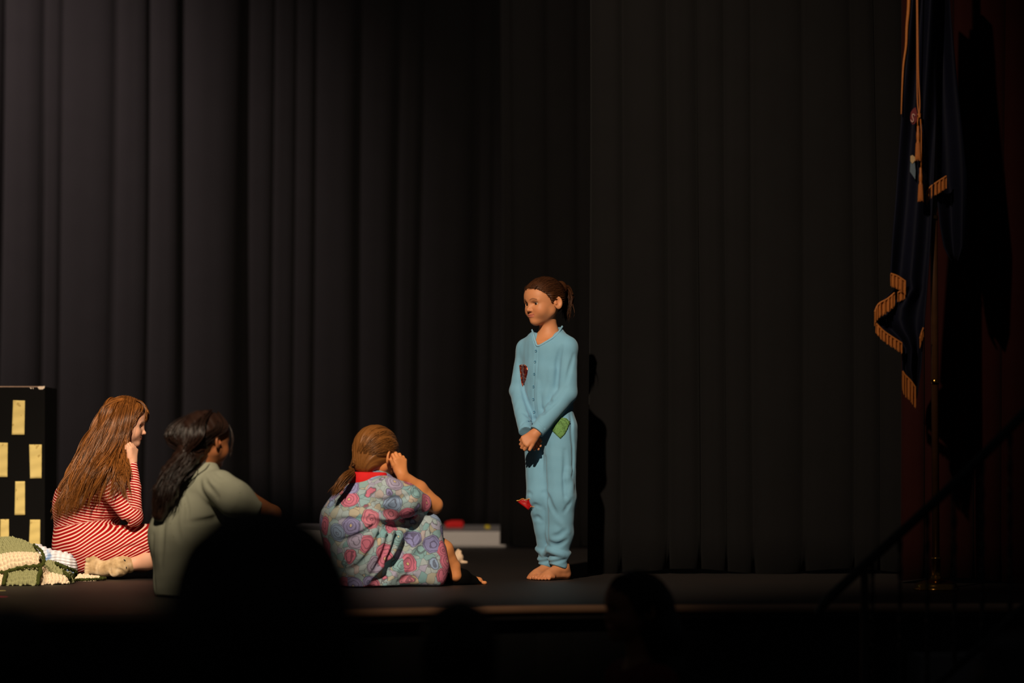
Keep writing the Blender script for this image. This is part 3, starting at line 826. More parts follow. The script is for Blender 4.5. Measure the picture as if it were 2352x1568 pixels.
    for bx, by in ((1231.5, 806), (1229.5, 831), (1228, 859), (1226, 888), (1225.5, 917), (1227.5, 946)):
        p = P.hit(bx, by); nn = P.normal(p)[0]; u = unit(np.cross(nn, up)); v = np.cross(nn, u)
        prof = ((0.0001, 0.0012), (0.0030, 0.0014), (0.0042, 0.0030), (0.0056, 0.0028), (0.0062, 0.0006), (0.0062, -0.002))
        Vb, Fb, sg = [], [], 14
        for r, h in prof:
            for k in range(sg):
                an = 6.2832 * k / sg; Vb.append(p + nn * h + (u * math.cos(an) + v * math.sin(an)) * r)
        for i in range(len(prof) - 1):
            for k in range(sg): Fb.append((i * sg + k, i * sg + (k + 1) % sg, (i + 1) * sg + (k + 1) % sg, (i + 1) * sg + k))
        link_mesh('button', Vb, np.array(Fb), BM, pyj)
    RB = simple('blue_rib', srgb(126, 172, 200), 0.9, 0.06, 40, 0.2, 500)
    tube_solid('neckband', band - bandN * 0.001, 0.0046, RB, pyj, 8)
    sq = Mat('sequin_cloth')
    vor = sq.n('ShaderNodeTexVoronoi', i_Scale=170.0); sq.l(sq.coord(), vor.inputs['Vector'])
    sq.base(sq.ramp(vor.outputs['Color'], [(0.0, srgb(40, 10, 14)), (0.42, srgb(90, 22, 18)), (0.6, srgb(160, 66, 22)), (0.76, srgb(60, 16, 50)), (0.93, srgb(235, 190, 170))]))
    sq.set(Roughness=0.3, Metallic=0.3)
    decal('heart_patch', P, [(1193, 839), (1199, 836.5), (1206, 837), (1211, 842), (1212.5, 850), (1211, 860), (1208, 872), (1204, 882), (1200, 888.5), (1197, 878), (1195, 862)], sq.m, pyj, 0.003)
    gp = Mat('green_crochet'); v2 = gp.n('ShaderNodeTexVoronoi', i_Scale=190.0, i_Randomness=0.35); gp.l(gp.coord(), v2.inputs['Vector'])
    gp.base(gp.ramp(v2.outputs['Distance'], [(0.0, srgb(34, 58, 22)), (0.28, srgb(52, 84, 34)), (0.42, srgb(98, 142, 80)), (1.0, srgb(108, 152, 86))])); gp.set(Roughness=0.9)
    gp.bump(v2.outputs['Distance'], 0.6, 0.004)
    decal('green_patch', P, [(1288, 959), (1300, 961), (1308.5, 969), (1303, 984), (1297, 996), (1287, 1007), (1276, 996), (1266, 986), (1278, 971)], gp.m, pyj, 0.004)
    # red heart flapping from the knee
    kc = P.hit(1216, 1160)
    ol = [(1187, 1150), (1193, 1149), (1200, 1145.5), (1208, 1147.5), (1215.7, 1146), (1222, 1150), (1226, 1156), (1229, 1163), (1219.5, 1164), (1213.7, 1171), (1205, 1164), (1195, 1157)]
    pts = []
    for A, B in zip(ol, ol[1:] + ol[:1]):
        for t in (0, 0.5): pts.append((A[0] + (B[0] - A[0]) * t, A[1] + (B[1] - A[1]) * t))
    m_ = len(pts); cx, cy = np.mean(pts, 0); Vf, Ff = [], []
    for dz in (0.0, 0.004):
        for t in (0.0, 0.35, 0.7, 1.0):
            for x, y in pts:
                X, Y = cx + (x - cx) * t, cy + (y - cy) * t
                dd = kc[1] - 0.010 + max(0, (X - 1212)) * 0.0006 - 0.010 * math.sin((X - 1187) / 42 * math.pi) + dz
                Vf.append(W(X, Y, dd))
    for k in range(2):
        for i in range(3):
            for j in range(m_):
                a_, b_ = (k * 4 + i) * m_ + j, (k * 4 + i) * m_ + (j + 1) % m_
                Ff.append((a_, b_, b_ + m_, a_ + m_) if k else (a_, a_ + m_, b_ + m_, b_))
    for j in range(m_): Ff.append((3 * m_ + j, 7 * m_ + j, 7 * m_ + (j + 1) % m_, 3 * m_ + (j + 1) % m_))
    RD = simple('red_sequin', srgb(165, 8, 14), 0.35, 0.3, 150, 0.3, 400)
    hp = link_mesh('red_heart_patch', Vf, Ff, RD, pyj)
    trim = [W(x, y - 0.5, kc[1] - 0.012 - 0.010 * math.sin((x - 1187) / 42 * math.pi)) for x, y in ol[:9]]
    GD = simple('gold_trim', srgb(214, 150, 70), 0.35, 0.3, 200, metallic=0.4)
    beads = []
    for i, c in enumerate(catmull(trim, 26)):
        beads.append(c)
    B = Shape()
    for i, c in enumerate(beads): B.ell(c, (0.0022, 0.0022, 0.0022 + 0.0008 * (i % 2)), 0.0005)
    Vb, Qb = B.mesh(0.0009); link_mesh('beaded_trim', Vb, Qb, GD, hp)
PYJ_A, PYJ_B = srgb(108, 158, 188), srgb(120, 168, 196)
SKIN_A = srgb(194, 130, 90)[:3]
build_standing()
# ------------------------------------------------------------------ the girl in the red and white striped dress
def build_striped():
    D = 12.2
    root = empty('person', (W(210, 1325, D)[0], D, 0), 'girl with long auburn hair in red and white striped dress, sitting, chin on hand', 'person')
    HF = Frame(W(288, 976, 12.2), -93, 7, 3, 0.99)
    sh_n, sh_f = W(234, 1092, 12.07), W(246, 1088, 12.33)
    el, wr = W(303, 1184, 11.985), W(305, 1062, 12.06)
    P = Shape()
    hips = W(198, 1245, 12.2)
    P.cap(hips, W(200, 1160, 12.2), 0.142, 0.140, 0.05, 'u', 0, ((1, 0, 0), 0.96))
    P.cap(W(200, 1160, 12.2), W(232, 1098, 12.2), 0.140, 0.085, 0.05, 'u', 0)
    P.cap(sh_n, sh_f, 0.052, 0.052, 0.05, 'u', 0); P.cap(W(238, 1090, 12.2), W(262, 1048, 12.2), 0.060, 0.042, 0.04, 'u', 0)
    # skirt over folded legs
    P.cap(hips + [0, 0, -0.01], W(215, 1290, 12.2), 0.135, 0.090, 0.04, 'u', 1)
    P.cap(W(205, 1258, 12.10), W(385, 1245, 12.06), 0.095, 0.082, 0.04, 'u', 1); P.cap(W(205, 1258, 12.3), W(385, 1243, 12.32), 0.095, 0.080, 0.05, 'u', 1)
    P.cap(W(180, 1290, 12.22), W(360, 1262, 12.16), 0.055, 0.060, 0.04, 'u', 1)
    P.cap(W(168, 1298, 12.10), W(206, 1298, 12.06), 0.042, 0.030, 0.03, 'u', 1)
    # sleeves
    P.cap(sh_n, el, 0.054, 0.046, 0.012, 'u', 2); P.cap(el, W(307, 1120, 12.02), 0.044, 0.031, 0.012, 'u', 3); P.cap(W(307, 1120, 12.02), wr, 0.031, 0.0195, 0.01, 'u', 3, None, (wr, wr - W(307, 1120, 12.02)))
    P.cap(sh_f, W(302, 1182, 12.38), 0.050, 0.042, 0.012, 'u', 2); P.cap(W(302, 1182, 12.38), W(300, 1070, 12.30), 0.040, 0.022, 0.012, 'u', 3)
    P.plane([0, 0, 0.004], (0, 0, -1), 0.004)
    for path, r, dp in (([(205, 1200), (245, 1196), (290, 1194)], 0.012, 0.008), ([(245, 1185), (270, 1196), (300, 1197)], 0.012, 0.010),
                        ([(262, 1208), (282, 1222), (296, 1240)], 0.006, 0.004), ([(300, 1258), (318, 1248), (338, 1240)], 0.008, 0.005),
                        ([(240, 1272), (270, 1262), (300, 1256), (335, 1262)], 0.010, 0.006), ([(304, 1110), (312, 1125), (316, 1140)], 0.006, 0.004),
                        ([(300, 1150), (312, 1148), (320, 1152)], 0.006, 0.004), ([(215, 1120), (225, 1150), (240, 1165)], 0.012, 0.006)):
        groove(P, path, r, dp)
    P.warp(lambda p: 0.0030 * vnoise(p, 18, 8) + 0.0015 * vnoise(p, 45, 9))
    V, Q = P.mesh(0.0046)
    g = P.groups(V)
    c30 = math.radians(31)
    nk = unit([-math.sin(c30), -0.30, math.cos(c30)]); nt = unit([0.22, -0.15, 1.0])
    nu = unit(unit(el - sh_n) * np.array([1, 1, 1]) + np.array([0.35, 0, 0.10])); nf = unit(unit(wr - el) + np.array([0.15, 0, 0]))
    nu = unit([-0.50, -0.30, 0.80])
    sN = [nt, nk, nu, nf]
    g[(g == 0) & (V[:, 2] < W(0, 1205, 12.2)[2] + 0.16 * (V[:, 0] - W(160, 0, 12.2)[0]))] = 1
    st = np.zeros(len(V))
    for i in range(4):
        m_ = g == i; st[m_] = V[m_] @ sN[i]
    st += 0.0022 * vnoise(V, 22, 4)
    m = Mat('striped_jersey')
    a = m.n('ShaderNodeAttribute', attribute_name='stripe')
    sn = m.math('SINE', m.math('MULTIPLY', a.outputs['Fac'], 2 * math.pi / 0.0117))
    m.base(m.ramp(m.math('MULTIPLY_ADD', sn, 0.5, 0.5), [(0.0, srgb(150, 4, 12)), (0.60, srgb(168, 6, 14)), (0.72, srgb(240, 186, 172)), (1.0, srgb(248, 205, 190))]))
    m.set(Roughness=0.85); m.bsdf.inputs['Specular IOR Level'].default_value = 0.15; m.bump(m.noise(400, 2).outputs[0], 0.15, 0.001)
    link_mesh('striped_dress', V, Q, m.m, root, attrs={'stripe': st})
    # ---- body
    S = Shape()
    S.cap(hips, W(205, 1150, 12.2), 0.115, 0.11, 0.03); S.cap(W(205, 1150, 12.2), W(240, 1092, 12.2), 0.11, 0.06, 0.03)
    add_head(S, HF, W(255, 1062, 12.2), 0.038, 0.0003)
    S.cap(sh_n, el, 0.034, 0.03, 0.02); S.cap(el, wr, 0.028, 0.017, 0.01)
    S.cap(sh_f, W(302, 1182, 12.38), 0.034, 0.03, 0.02); S.cap(W(302, 1182, 12.38), W(300, 1062, 12.29), 0.028, 0.017, 0.01)
    add_hand(S, wr + [0, 0, 0.006], (0.05, 0.05, 1), (0.80, -0.55, 0.0), -1, 0.93, per=[(40, 85, 50)] * 4, tcurl=(0.95, 0.30, -0.12), spread=0, tbend=8)
    add_hand(S, W(300, 1058, 12.29), (-0.1, -0.1, 1), (0.85, 0.5, 0.0), 1, 0.93, per=[(40, 85, 50)] * 4, tcurl=(0.9, 0.35, -0.2), spread=0, tbend=8)
    knee, ank = W(388, 1262, 12.06), W(298, 1296, 12.02)
    S.cap(hips + [0, -0.08, -0.02], knee, 0.07, 0.05, 0.03); S.cap(knee, W(340, 1284, 12.03), 0.046, 0.042, 0.02); S.cap(W(340, 1284, 12.03), ank, 0.042, 0.028, 0.02)
    knee2 = W(388, 1262, 12.3); S.cap(hips + [0, 0.08, -0.02], knee2, 0.07, 0.05, 0.03); S.cap(knee2, W(330, 1294, 12.28), 0.046, 0.035, 0.02); S.cap(W(330, 1294, 12.28), W(260, 1300, 12.26), 0.035, 0.026, 0.02)
    ft = [W(278, 1302, 11.99), W(240, 1306, 12.0), W(212, 1300, 12.02)]
    S.chain(ft, [0.026, 0.020, 0.020], 0.015)
    S.plane([0, 0, 0.002], (0, 0, -1), 0.003)
    V, Q = S.mesh(0.0026)
    col = skin_colors(V, [HF], SKIN_B)
    link_mesh('body', V, Q, attr_mat('skin_striped', rough=0.55, spec=0.35, var=0.05, sss=0.12), root, attrs={'col': col})
    add_eyes(HF, root, EYE, (0, -5))
    # ---- ankle sock, sole to the camera, toes to the left
    K = Shape()
    K.ell(W(272, 1302, 11.985), (0.045, 0.036, 0.037), 0.02); K.cap(W(272, 1300, 11.99), W(236, 1306, 12.0), 0.033, 0.028, 0.03)
    K.cap(W(236, 1306, 12.0), W(214, 1300, 12.0), 0.028, 0.030, 0.025)
    K.cap(W(214, 1290, 11.995), W(212, 1309, 11.995), 0.024, 0.019, 0.02)
    K.cap(W(284, 1296, 12.0), W(297, 1296, 12.02), 0.036, 0.033, 0.012)
    for x, y, r in ((203, 1286, 0.012), (201, 1296, 0.0105), (200, 1304, 0.010), (199.5, 1311, 0.0095), (199.5, 1317, 0.009)): K.ell(W(x, y, 11.978), (r * 1.25, r * 1.1, r), 0.004)
    K.ell(W(263, 1316, 11.962), (0.020, 0.016, 0.017), 0.010); K.torus(W(294, 1296, 12.015), unit(ank - knee), 0.029, 0.008, 0.006, 'u', 0, 0.8)
    groove(K, [(254, 1298), (252, 1308), (256, 1320)], 0.006, 0.004); groove(K, [(224, 1290), (221, 1303), (222, 1316)], 0.006, 0.005)
    groove(K, [(270, 1306), (280, 1310), (287, 1318)], 0.005, 0.004)
    K.plane([0, 0, 0.002], (0, 0, -1), 0.003)
    K.warp(lambda p: 0.0012 * vnoise(p, 70, 2))
    V, Q = K.mesh(0.0028)
    sk = Mat('worn_sock'); ns = sk.noise(26, 4).outputs[0]
    sk.base(sk.ramp(ns, [(0.3, srgb(150, 122, 84)), (0.5, srgb(196, 166, 124)), (0.7, srgb(226, 200, 164))])); sk.set(Roughness=0.95); sk.bump(sk.noise(500, 2).outputs[0], 0.3, 0.001)
    so = link_mesh('sock', V, Q, sk.m, root)
    BK = simple('black_print', srgb(18, 16, 16), 0.9)
    for o_ in ([(284, 1284), (287, 1285), (289, 1288), (287, 1289), (284, 1286)], [(289, 1301), (291, 1301), (291, 1305), (289.5, 1306)]):
        decal('sock_print', K, o_, BK, so, 0.0008, 2, 3)
    # ---- long auburn hair
    HM = hair_mat('auburn_hair', srgb(48, 25, 9), srgb(168, 104, 47), 0.36)
    H = Shape(); s = HF.s; R = HF.R
    H.ell(HF(0, -0.014, 0.030), np.array((0.0765, 0.0925, 0.0835)) * s, 0, 'u', 0, R)
    H.plane(HF(0, 0.064, 0.050), unit(HF.dir(0, 0.93, -0.36)), 0.006)
    H.chain([W(262, 985, 12.2), W(228, 1050, 12.17), W(192, 1110, 12.12), W(165, 1165, 12.12)], [0.070, 0.064, 0.048, 0.012], 0.04)
    H.cap(W(280, 985, 12.13), W(274, 1050, 12.10), 0.028, 0.018, 0.03)
    H.warp(lambda p: 0.0016 * np.sin((p @ unit([0.8, 0.2, 0.45])) * 190 + 2 * vnoise(p, 20, 2)) + 0.002 * vnoise(p, 60, 5))
    V, Q = H.mesh(0.004)
    hair = link_mesh('hair', V, Q, HM, root)
    def G(*q): return [W(*x) for x in q]
    g1 = [G((284, 909, 12.25), (246, 930, 12.285), (222, 968, 12.28), (206, 1010, 12.25), (178, 1070, 12.20), (150, 1130, 12.18), (124, 1190, 12.18)),
          G((268, 913, 12.24), (236, 950, 12.26), (208, 1000, 12.22), (178, 1055, 12.16), (146, 1115, 12.15), (128, 1160, 12.15), (112, 1205, 12.15)),
          G((272, 912, 12.20), (240, 955, 12.17), (212, 1005, 12.13), (184, 1060, 12.08), (156, 1120, 12.06), (142, 1165, 12.05), (128, 1208, 12.05)),
          G((280, 910, 12.18), (255, 955, 12.105), (232, 1005, 12.08), (205, 1060, 12.05), (178, 1115, 12.035), (160, 1160, 12.035), (148, 1208, 12.04)),
          G((288, 909, 12.17), (272, 955, 12.10), (256, 1005, 12.075), (232, 1050, 12.045), (204, 1095, 12.0), (182, 1145, 12.01), (168, 1200, 12.03)),
          G((296, 910, 12.17), (288, 955, 12.105), (276, 1005, 12.085), (254, 1045, 12.045), (226, 1085, 11.99), (205, 1135, 11.99), (196, 1190, 12.02)),
          G((303, 912, 12.165), (294, 955, 12.11), (284, 1000, 12.095), (270, 1040, 12.06), (254, 1080, 11.985), (236, 1125, 11.97), (226, 1180, 11.98)),
          G((308, 914, 12.165), (300, 955, 12.115), (291, 1000, 12.10), (282, 1045, 12.06), (278, 1090, 11.97), (268, 1130, 11.94), (262, 1165, 11.935)),
          G((312, 917, 12.165), (303, 955, 12.12), (295, 1000, 12.105), (290, 1045, 12.06), (292, 1085, 11.985), (296, 1115, 11.95), (306, 1150, 11.935))]
    hair_strands('long_locks', g1, HM, hair, 1500, 0.0065, 0.0012, 34, 3, 0.020, 0.5, 0.07, 16)
    hair_strands('long_locks', [[q + (i > 0) * np.array([0.0, -0.006, 0.0]) for i, q in enumerate(gg)] for gg in g1[:6]], HM, hair, 300, 0.004, 0.0013, 26, 13, 0.007, 0.5, 0.10, 6)
    hair_strands('long_locks', [[(q - np.array([0, 0.012, 0])) for q in gg] for gg in g1[1:]], HM, hair, 60, 0.010, 0.0010, 30, 8, 0.022, 0.2, 0.10)
    g4 = [[HF(q * 0.3, 0.035, 0.1165), HF(q * 0.9, -0.035, 0.1175 - abs(q) * 0.25), HF(q * 1.15, -0.085, 0.080 - abs(q) * 0.2), HF(q * 1.1, -0.108, 0.030), HF(q, -0.108, -0.030)] for q in (-0.072, -0.045, -0.015, 0.015, 0.045, 0.072)]
    hair_strands('crown_hair', g4, HM, hair, 520, 0.0022, 0.0013, 16, 21, 0.0, 0.2, 0.05, 4)
    g6 = [[HF(-0.008, y, 0.1185 - abs(y) * 0.1), HF(-0.055, y - 0.01, 0.099 - abs(y) * 0.1), HF(-0.080, y - 0.02, 0.055), HF(-0.087, y - 0.03, 0.0), HF(-0.089, y - 0.045, -0.06)] for y in (0.035, 0.01, -0.02, -0.05, -0.075)]
    hair_strands('crown_hair', g6, HM, hair, 620, 0.0022, 0.0013, 16, 23, 0.001, 0.2, 0.05, 6)
    g5 = [[HF(-0.012, 0.060 - q, 0.112), HF(-0.052, 0.066 - q, 0.082), HF(-0.068, 0.056 - q, 0.045), HF(-0.077, 0.034 - q, 0.004), HF(-0.079, 0.018 - q, -0.045)] for q in (0.0, 0.014, 0.028, 0.045)]
    hair_strands('temple_locks', g5, HM, hair, 260, 0.0025, 0.0013, 16, 22, 0.002, 0.2, 0.05, 5)
    g2 = [[HF(x, y, z) for x, y, z in ((q * 0.5, 0.010, 0.1175), (q * 0.85, 0.055, 0.108), (q, 0.084, 0.078), (q * 1.02, 0.088, 0.045), (q, 0.084, 0.018))] for q in (-0.052, -0.03, 0.0, 0.03, 0.05)]
    hair_strands('fringe', g2, HM, hair, 380, 0.0030, 0.0013, 14, 6, 0.002, 0.3, 0.06)
    g3 = [[HF(x, y, z) for x, y, z in ((-0.01, 0.02, 0.118), (-0.055, 0.042 + q, 0.085), (-0.076, 0.028 + q, 0.045), (-0.080, 0.014 + q, 0.0), (-0.078, 0.006 + q, -0.05))] for q in (-0.03, -0.01, 0.012)]
    hair_strands('side_locks', g3, HM, hair, 150, 0.004, 0.0014, 16, 7, 0.003, 0.3, 0.06)
SKIN_B = srgb(222, 168, 140)[:3]
build_striped()
# ------------------------------------------------------------------ the girl in the flowered dress, back to us
def build_floral():
    D = 11.3
    root = empty('person', (W(850, 1345, D)[0], D, 0), 'girl in flowered dress with red collar and ponytail, sitting, cheek on fist', 'person')
    HF = Frame(W(866, 1048, 11.33), -142, 12, -4, 1.05)
    l = np.array([-0.5, 0.866, 0]); f = np.array([0.866, 0.5, 0]); up = np.array([0, 0, 1.0])
    shc = W(858, 1128, 11.33); sr, sl = shc - l * 0.125, shc + l * 0.125
    el, wr = W(997, 1160, 11.36), W(924, 1090, 11.27)
    kn = W(978, 1214, 11.35)
    P = Shape()
    P.cap(W(838, 1278, 11.32), W(832, 1200, 11.32), 0.155, 0.160, 0.05, 'u', 0, (f, 0.92)); P.cap(W(832, 1200, 11.32), W(850, 1140, 11.33), 0.160, 0.105, 0.06, 'u', 0)
    P.cap(sr, sl, 0.058, 0.058, 0.06, 'u', 0); P.cap(shc + up * 0.02, W(852, 1100, 11.33), 0.075, 0.052, 0.05, 'u', 0)
    P.cap(W(838, 1290, 11.32), W(850, 1330, 11.31), 0.155, 0.12, 0.05, 'u', 1)
    # sleeve
    P.cap(sr + [0, 0, -0.012], W(928, 1148, 11.25), 0.060, 0.066, 0.03, 'u', 2); P.cap(W(928, 1148, 11.25), W(966, 1158, 11.30), 0.064, 0.046, 0.03, 'u', 2)
    d = unit(W(980, 1152, 11.33) - W(930, 1132, 11.25)); c = W(976, 1152, 11.32); P.plane(c, d, 0.004, c - 0.11, c + 0.11)
    P.cap(sl, W(900, 1160, 11.56), 0.06, 0.05, 0.03, 'u', 2)
    # skirt tented over raised knees and spread on the floor
    P.cap(W(860, 1290, 11.33), kn, 0.11, 0.062, 0.04, 'u', 3)
    P.cap(kn, W(1002, 1296, 11.33), 0.060, 0.052, 0.03, 'u', 3); P.cap(W(960, 1300, 11.33), W(1000, 1322, 11.33), 0.060, 0.035, 0.04, 'u', 3)
    P.cap(W(880, 1318, 11.30), W(1002, 1330, 11.32), 0.055, 0.022, 0.04, 'u', 3)
    P.cap(W(965, 1222, 11.62), W(990, 1300, 11.62), 0.06, 0.05, 0.06, 'u', 3)
    P.cap(W(1005, 1262, 11.37), W(1010, 1285, 11.39), 0.035, 0.020, 0.02, 'u', 3)
    P.plane([0, 0, 0.004], (0, 0, -1), 0.004)
    groove(P, [(962, 1186), (948, 1225), (922, 1275), (885, 1322), (850, 1350)], 0.026, 0.040, 0.012)
    for path, r, dp in (([(955, 1196), (920, 1204), (880, 1206), (862, 1196)], 0.020, 0.026), ([(872, 1198), (835, 1192), (790, 1192), (755, 1198)], 0.010, 0.010),
                        ([(870, 1200), (838, 1222), (800, 1238), (770, 1242)], 0.011, 0.011), ([(880, 1206), (862, 1250), (830, 1295), (800, 1310)], 0.012, 0.013),
                        ([(895, 1210), (888, 1255), (868, 1300), (850, 1325)], 0.011, 0.014), ([(914, 1212), (906, 1250), (892, 1285), (872, 1320)], 0.011, 0.013),
                        ([(928, 1215), (926, 1245), (912, 1280)], 0.009, 0.010), ([(900, 1142), (880, 1150), (865, 1145)], 0.012, 0.006), ([(960, 1128), (930, 1142), (900, 1146)], 0.010, 0.006),
                        ([(870, 1180), (858, 1165), (850, 1150)], 0.012, 0.006), ([(960, 1330), (940, 1325), (915, 1335)], 0.010, 0.007), ([(990, 1210), (1004, 1240), (1014, 1255)], 0.009, 0.006),
                        ([(968, 1250), (955, 1290), (930, 1330)], 0.012, 0.006)):
        groove(P, path, r, dp)
    P.warp(lambda p: 0.0030 * vnoise(p, 20, 18) + 0.0015 * vnoise(p, 50, 19))
    V, Q = P.mesh(0.0046)
    # printed cotton: roses with ringed petals on grey green, dark outlines
    m = Mat('flowered_cotton'); co = m.coord()
    wob = m.noise(20, 2, co); wv = m.n('ShaderNodeVectorMath', operation='MULTIPLY_ADD'); m.l(wob.outputs['Color'], wv.inputs[0]); wv.inputs[1].default_value = (0.026,) * 3; m.l(co, wv.inputs[2])
    vo = m.n('ShaderNodeTexVoronoi', i_Scale=13.0, i_Randomness=0.85); m.l(wv.outputs[0], vo.inputs['Vector'])
    ve = m.n('ShaderNodeTexVoronoi', feature='DISTANCE_TO_EDGE', i_Scale=13.0, i_Randomness=0.85); m.l(wv.outputs[0], ve.inputs['Vector'])
    sep = m.n('ShaderNodeSeparateColor'); m.l(vo.outputs['Color'], sep.inputs[0])
    fcol = m.ramp(sep.outputs[0], [(0.0, srgb(197, 115, 141)), (0.26, srgb(200, 125, 146)), (0.30, srgb(142, 141, 189)), (0.42, srgb(134, 136, 186)), (0.46, srgb(142, 166, 202)), (0.60, srgb(163, 157, 187)), (0.80, srgb(170, 163, 190)), (0.84, srgb(134, 173, 182)), (1.0, srgb(150, 174, 179))])
    fcol.node.color_ramp.interpolation = 'CONSTANT'
    v3 = m.n('ShaderNodeTexVoronoi', i_Scale=34.0); m.l(wv.outputs[0], v3.inputs['Vector'])
    leaf = m.ramp(v3.outputs['Color'], [(0.0, srgb(140, 170, 178)), (0.4, srgb(164, 178, 186)), (0.58, srgb(118, 162, 172)), (0.74, srgb(186, 172, 150)), (0.8, srgb(160, 160, 190)), (1.0, srgb(176, 186, 194))])
    ring = m.math('SINE', m.math('ADD', m.math('MULTIPLY', vo.outputs['Distance'], 40), m.math('MULTIPLY', m.noise(34, 2, co).outputs[0], 7)))
    ring_lines = m.math('GREATER_THAN', ring, 0.72)  # inked petal rings of the print
    inside = m.math('LESS_THAN', vo.outputs['Distance'], 0.50)
    cc = m.mix(inside, leaf, fcol)
    ink = srgb(62, 54, 66)
    edge3 = m.n('ShaderNodeTexVoronoi', feature='DISTANCE_TO_EDGE', i_Scale=34.0); m.l(wv.outputs[0], edge3.inputs['Vector'])
    lines = m.math('MAXIMUM', m.math('MULTIPLY', ring_lines, inside), m.math('MULTIPLY', m.math('SUBTRACT', 1.0, inside), m.math('LESS_THAN', edge3.outputs['Distance'], 0.024)))
    lines = m.math('MAXIMUM', lines, m.math('LESS_THAN', m.math('ABSOLUTE', m.math('SUBTRACT', vo.outputs['Distance'], 0.50)), 0.018))
    c2 = m.mix(m.math('MULTIPLY', lines, 0.62), cc, ink)
    c3 = m.mix(m.math('LESS_THAN', vo.outputs['Distance'], 0.075), c2, srgb(206, 188, 140))
    m.base(c3); m.set(Roughness=0.9); m.bsdf.inputs['Specular IOR Level'].default_value = 0.15
    dress = link_mesh('flowered_dress', V, Q, m.m, root)
    # red collar lying over the back of the neck
    C = Shape()
    C.cap(W(842, 1100, 11.29), W(826, 1108, 11.31), 0.060, 0.058, 0.03); C.cap(W(826, 1100, 11.30), W(872, 1092, 11.27), 0.045, 0.030, 0.03)
    C.plane(W(842, 1109, 11.2), (0.42, -0.3, -1.0), 0.006); C.plane(W(842, 1084, 11.29), (0, 0, 1), 0.006)
    C.warp(lambda p: 0.002 * vnoise(p, 70, 3))
    V, Q = C.mesh(0.003); link_mesh('collar', V, Q, simple('red_cotton', srgb(205, 12, 18), 0.85, 0.12, 40), dress)
    # ---- body
    S = Shape()
    S.cap(W(838, 1278, 11.32), W(845, 1160, 11.33), 0.12, 0.10, 0.03); S.cap(sr * 0.9 + shc * 0.1, sl * 0.9 + shc * 0.1, 0.035, 0.035, 0.04)
    add_head(S, HF, W(852, 1110, 11.33), 0.036, 0.0003)
    S.cap(sr + [0, 0, -0.02], W(950, 1152, 11.28), 0.036, 0.041, 0.02); S.cap(W(950, 1152, 11.28), el, 0.041, 0.033, 0.02)
    S.cap(el, W(962, 1122, 11.32), 0.034, 0.031, 0.015); S.cap(W(962, 1122, 11.32), wr, 0.031, 0.019, 0.015)
    add_hand(S, wr + [-0.002, 0, 0.002], (-0.12, 0.02, 1.0), (0.50, -0.86, 0.05), -1, 1.04, per=[(30, 92, 60), (34, 94, 60), (38, 94, 60), (44, 94, 60)], tcurl=(0.86, 0.50, 0.12), spread=5, tbend=8)
    S.cap(sl, W(930, 1170, 11.6), 0.034, 0.03, 0.02); S.cap(W(930, 1170, 11.6), W(905, 1090, 11.5), 0.03, 0.02, 0.01)
    S.cap(W(850, 1300, 11.34), kn + np.array([0, 0.02, -0.015]), 0.05, 0.030, 0.02); ank = W(1044, 1300, 11.42)
    S.cap(kn + np.array([0, 0.02, -0.015]), W(1020, 1262, 11.40), 0.030, 0.036, 0.015); S.cap(W(1020, 1262, 11.40), ank, 0.036, 0.022, 0.015); S.cap(ank, W(1047, 1322, 11.42), 0.023, 0.024, 0.01)
    S.cap(W(1047, 1326, 11.45), W(1100, 1334, 11.48), 0.020, 0.016, 0.01)
    S.ell(W(1113, 1338, 11.475), (0.010, 0.009, 0.008), 0.006)
    V, Q = S.mesh(0.0026)
    col = skin_colors(V, [HF], SKIN_C)
    link_mesh('body', V, Q, attr_mat('skin_floral', rough=0.5, spec=0.35, var=0.05, sss=0.12), root, attrs={'col': col})
    add_eyes(HF, root, EYE)
    # ---- open black slipper and dark lining
    K = Shape()
    K.cap(W(1030, 1330, 11.44), W(1060, 1329, 11.45), 0.026, 0.028, 0.02); K.cap(W(1056, 1326, 11.45), W(1098, 1337, 11.48), 0.034, 0.018, 0.02)
    K.cap(W(1045, 1318, 11.45), W(1066, 1320, 11.45), 0.022, 0.020, 0.02)
    K.ell(W(1040, 1312, 11.44), (0.024, 0.03, 0.012), 0.004, 's'); K.plane([0, 0, 0.003], (0, 0, -1), 0.003)
    K.plane(W(1108, 1337, 11.48), (1, 0.3, 0.35), 0.004)
    V, Q = K.mesh(0.0028); link_mesh('slipper', V, Q, simple('black_slipper', srgb(8, 8, 8), 0.95, 0.2, 60, 0.2, spec=0.05), root)
    # ---- light brown hair in a low pony tail
    HM = hair_mat('light_brown_hair', srgb(42, 24, 9), srgb(132, 84, 40), 0.45, 0.25)
    H = Shape(); s = HF.s; R = HF.R
    H.ell(HF(0, -0.016, 0.030), np.array((0.0795, 0.098, 0.088)) * s, 0, 'u', 0, R)
    H.ell(HF(0, -0.060, -0.030), np.array((0.052, 0.042, 0.050)) * s, 0.03, 'u', 0, R)
    H.plane(HF(0, 0.062, 0.055), unit(HF.dir(0, 0.75, -0.66)), 0.006)
    def comb(p):
        q = HF.loc(p) - np.array([0, -0.10, -0.075]); an = np.arctan2(q[:, 0], q[:, 2] + 0.03)
        return 0.0012 * np.sin(an * 38 + 1.5 * vnoise(p, 30, 3)) + 0.0008 * np.sin(an * 71)
    H.warp(comb)
    V, Q = H.mesh(0.0026); hair = link_mesh('hair', V, Q, HM, root)
    tie = np.array([0.030, -0.108, -0.070]); cur = []; gr = np.random.default_rng(9)
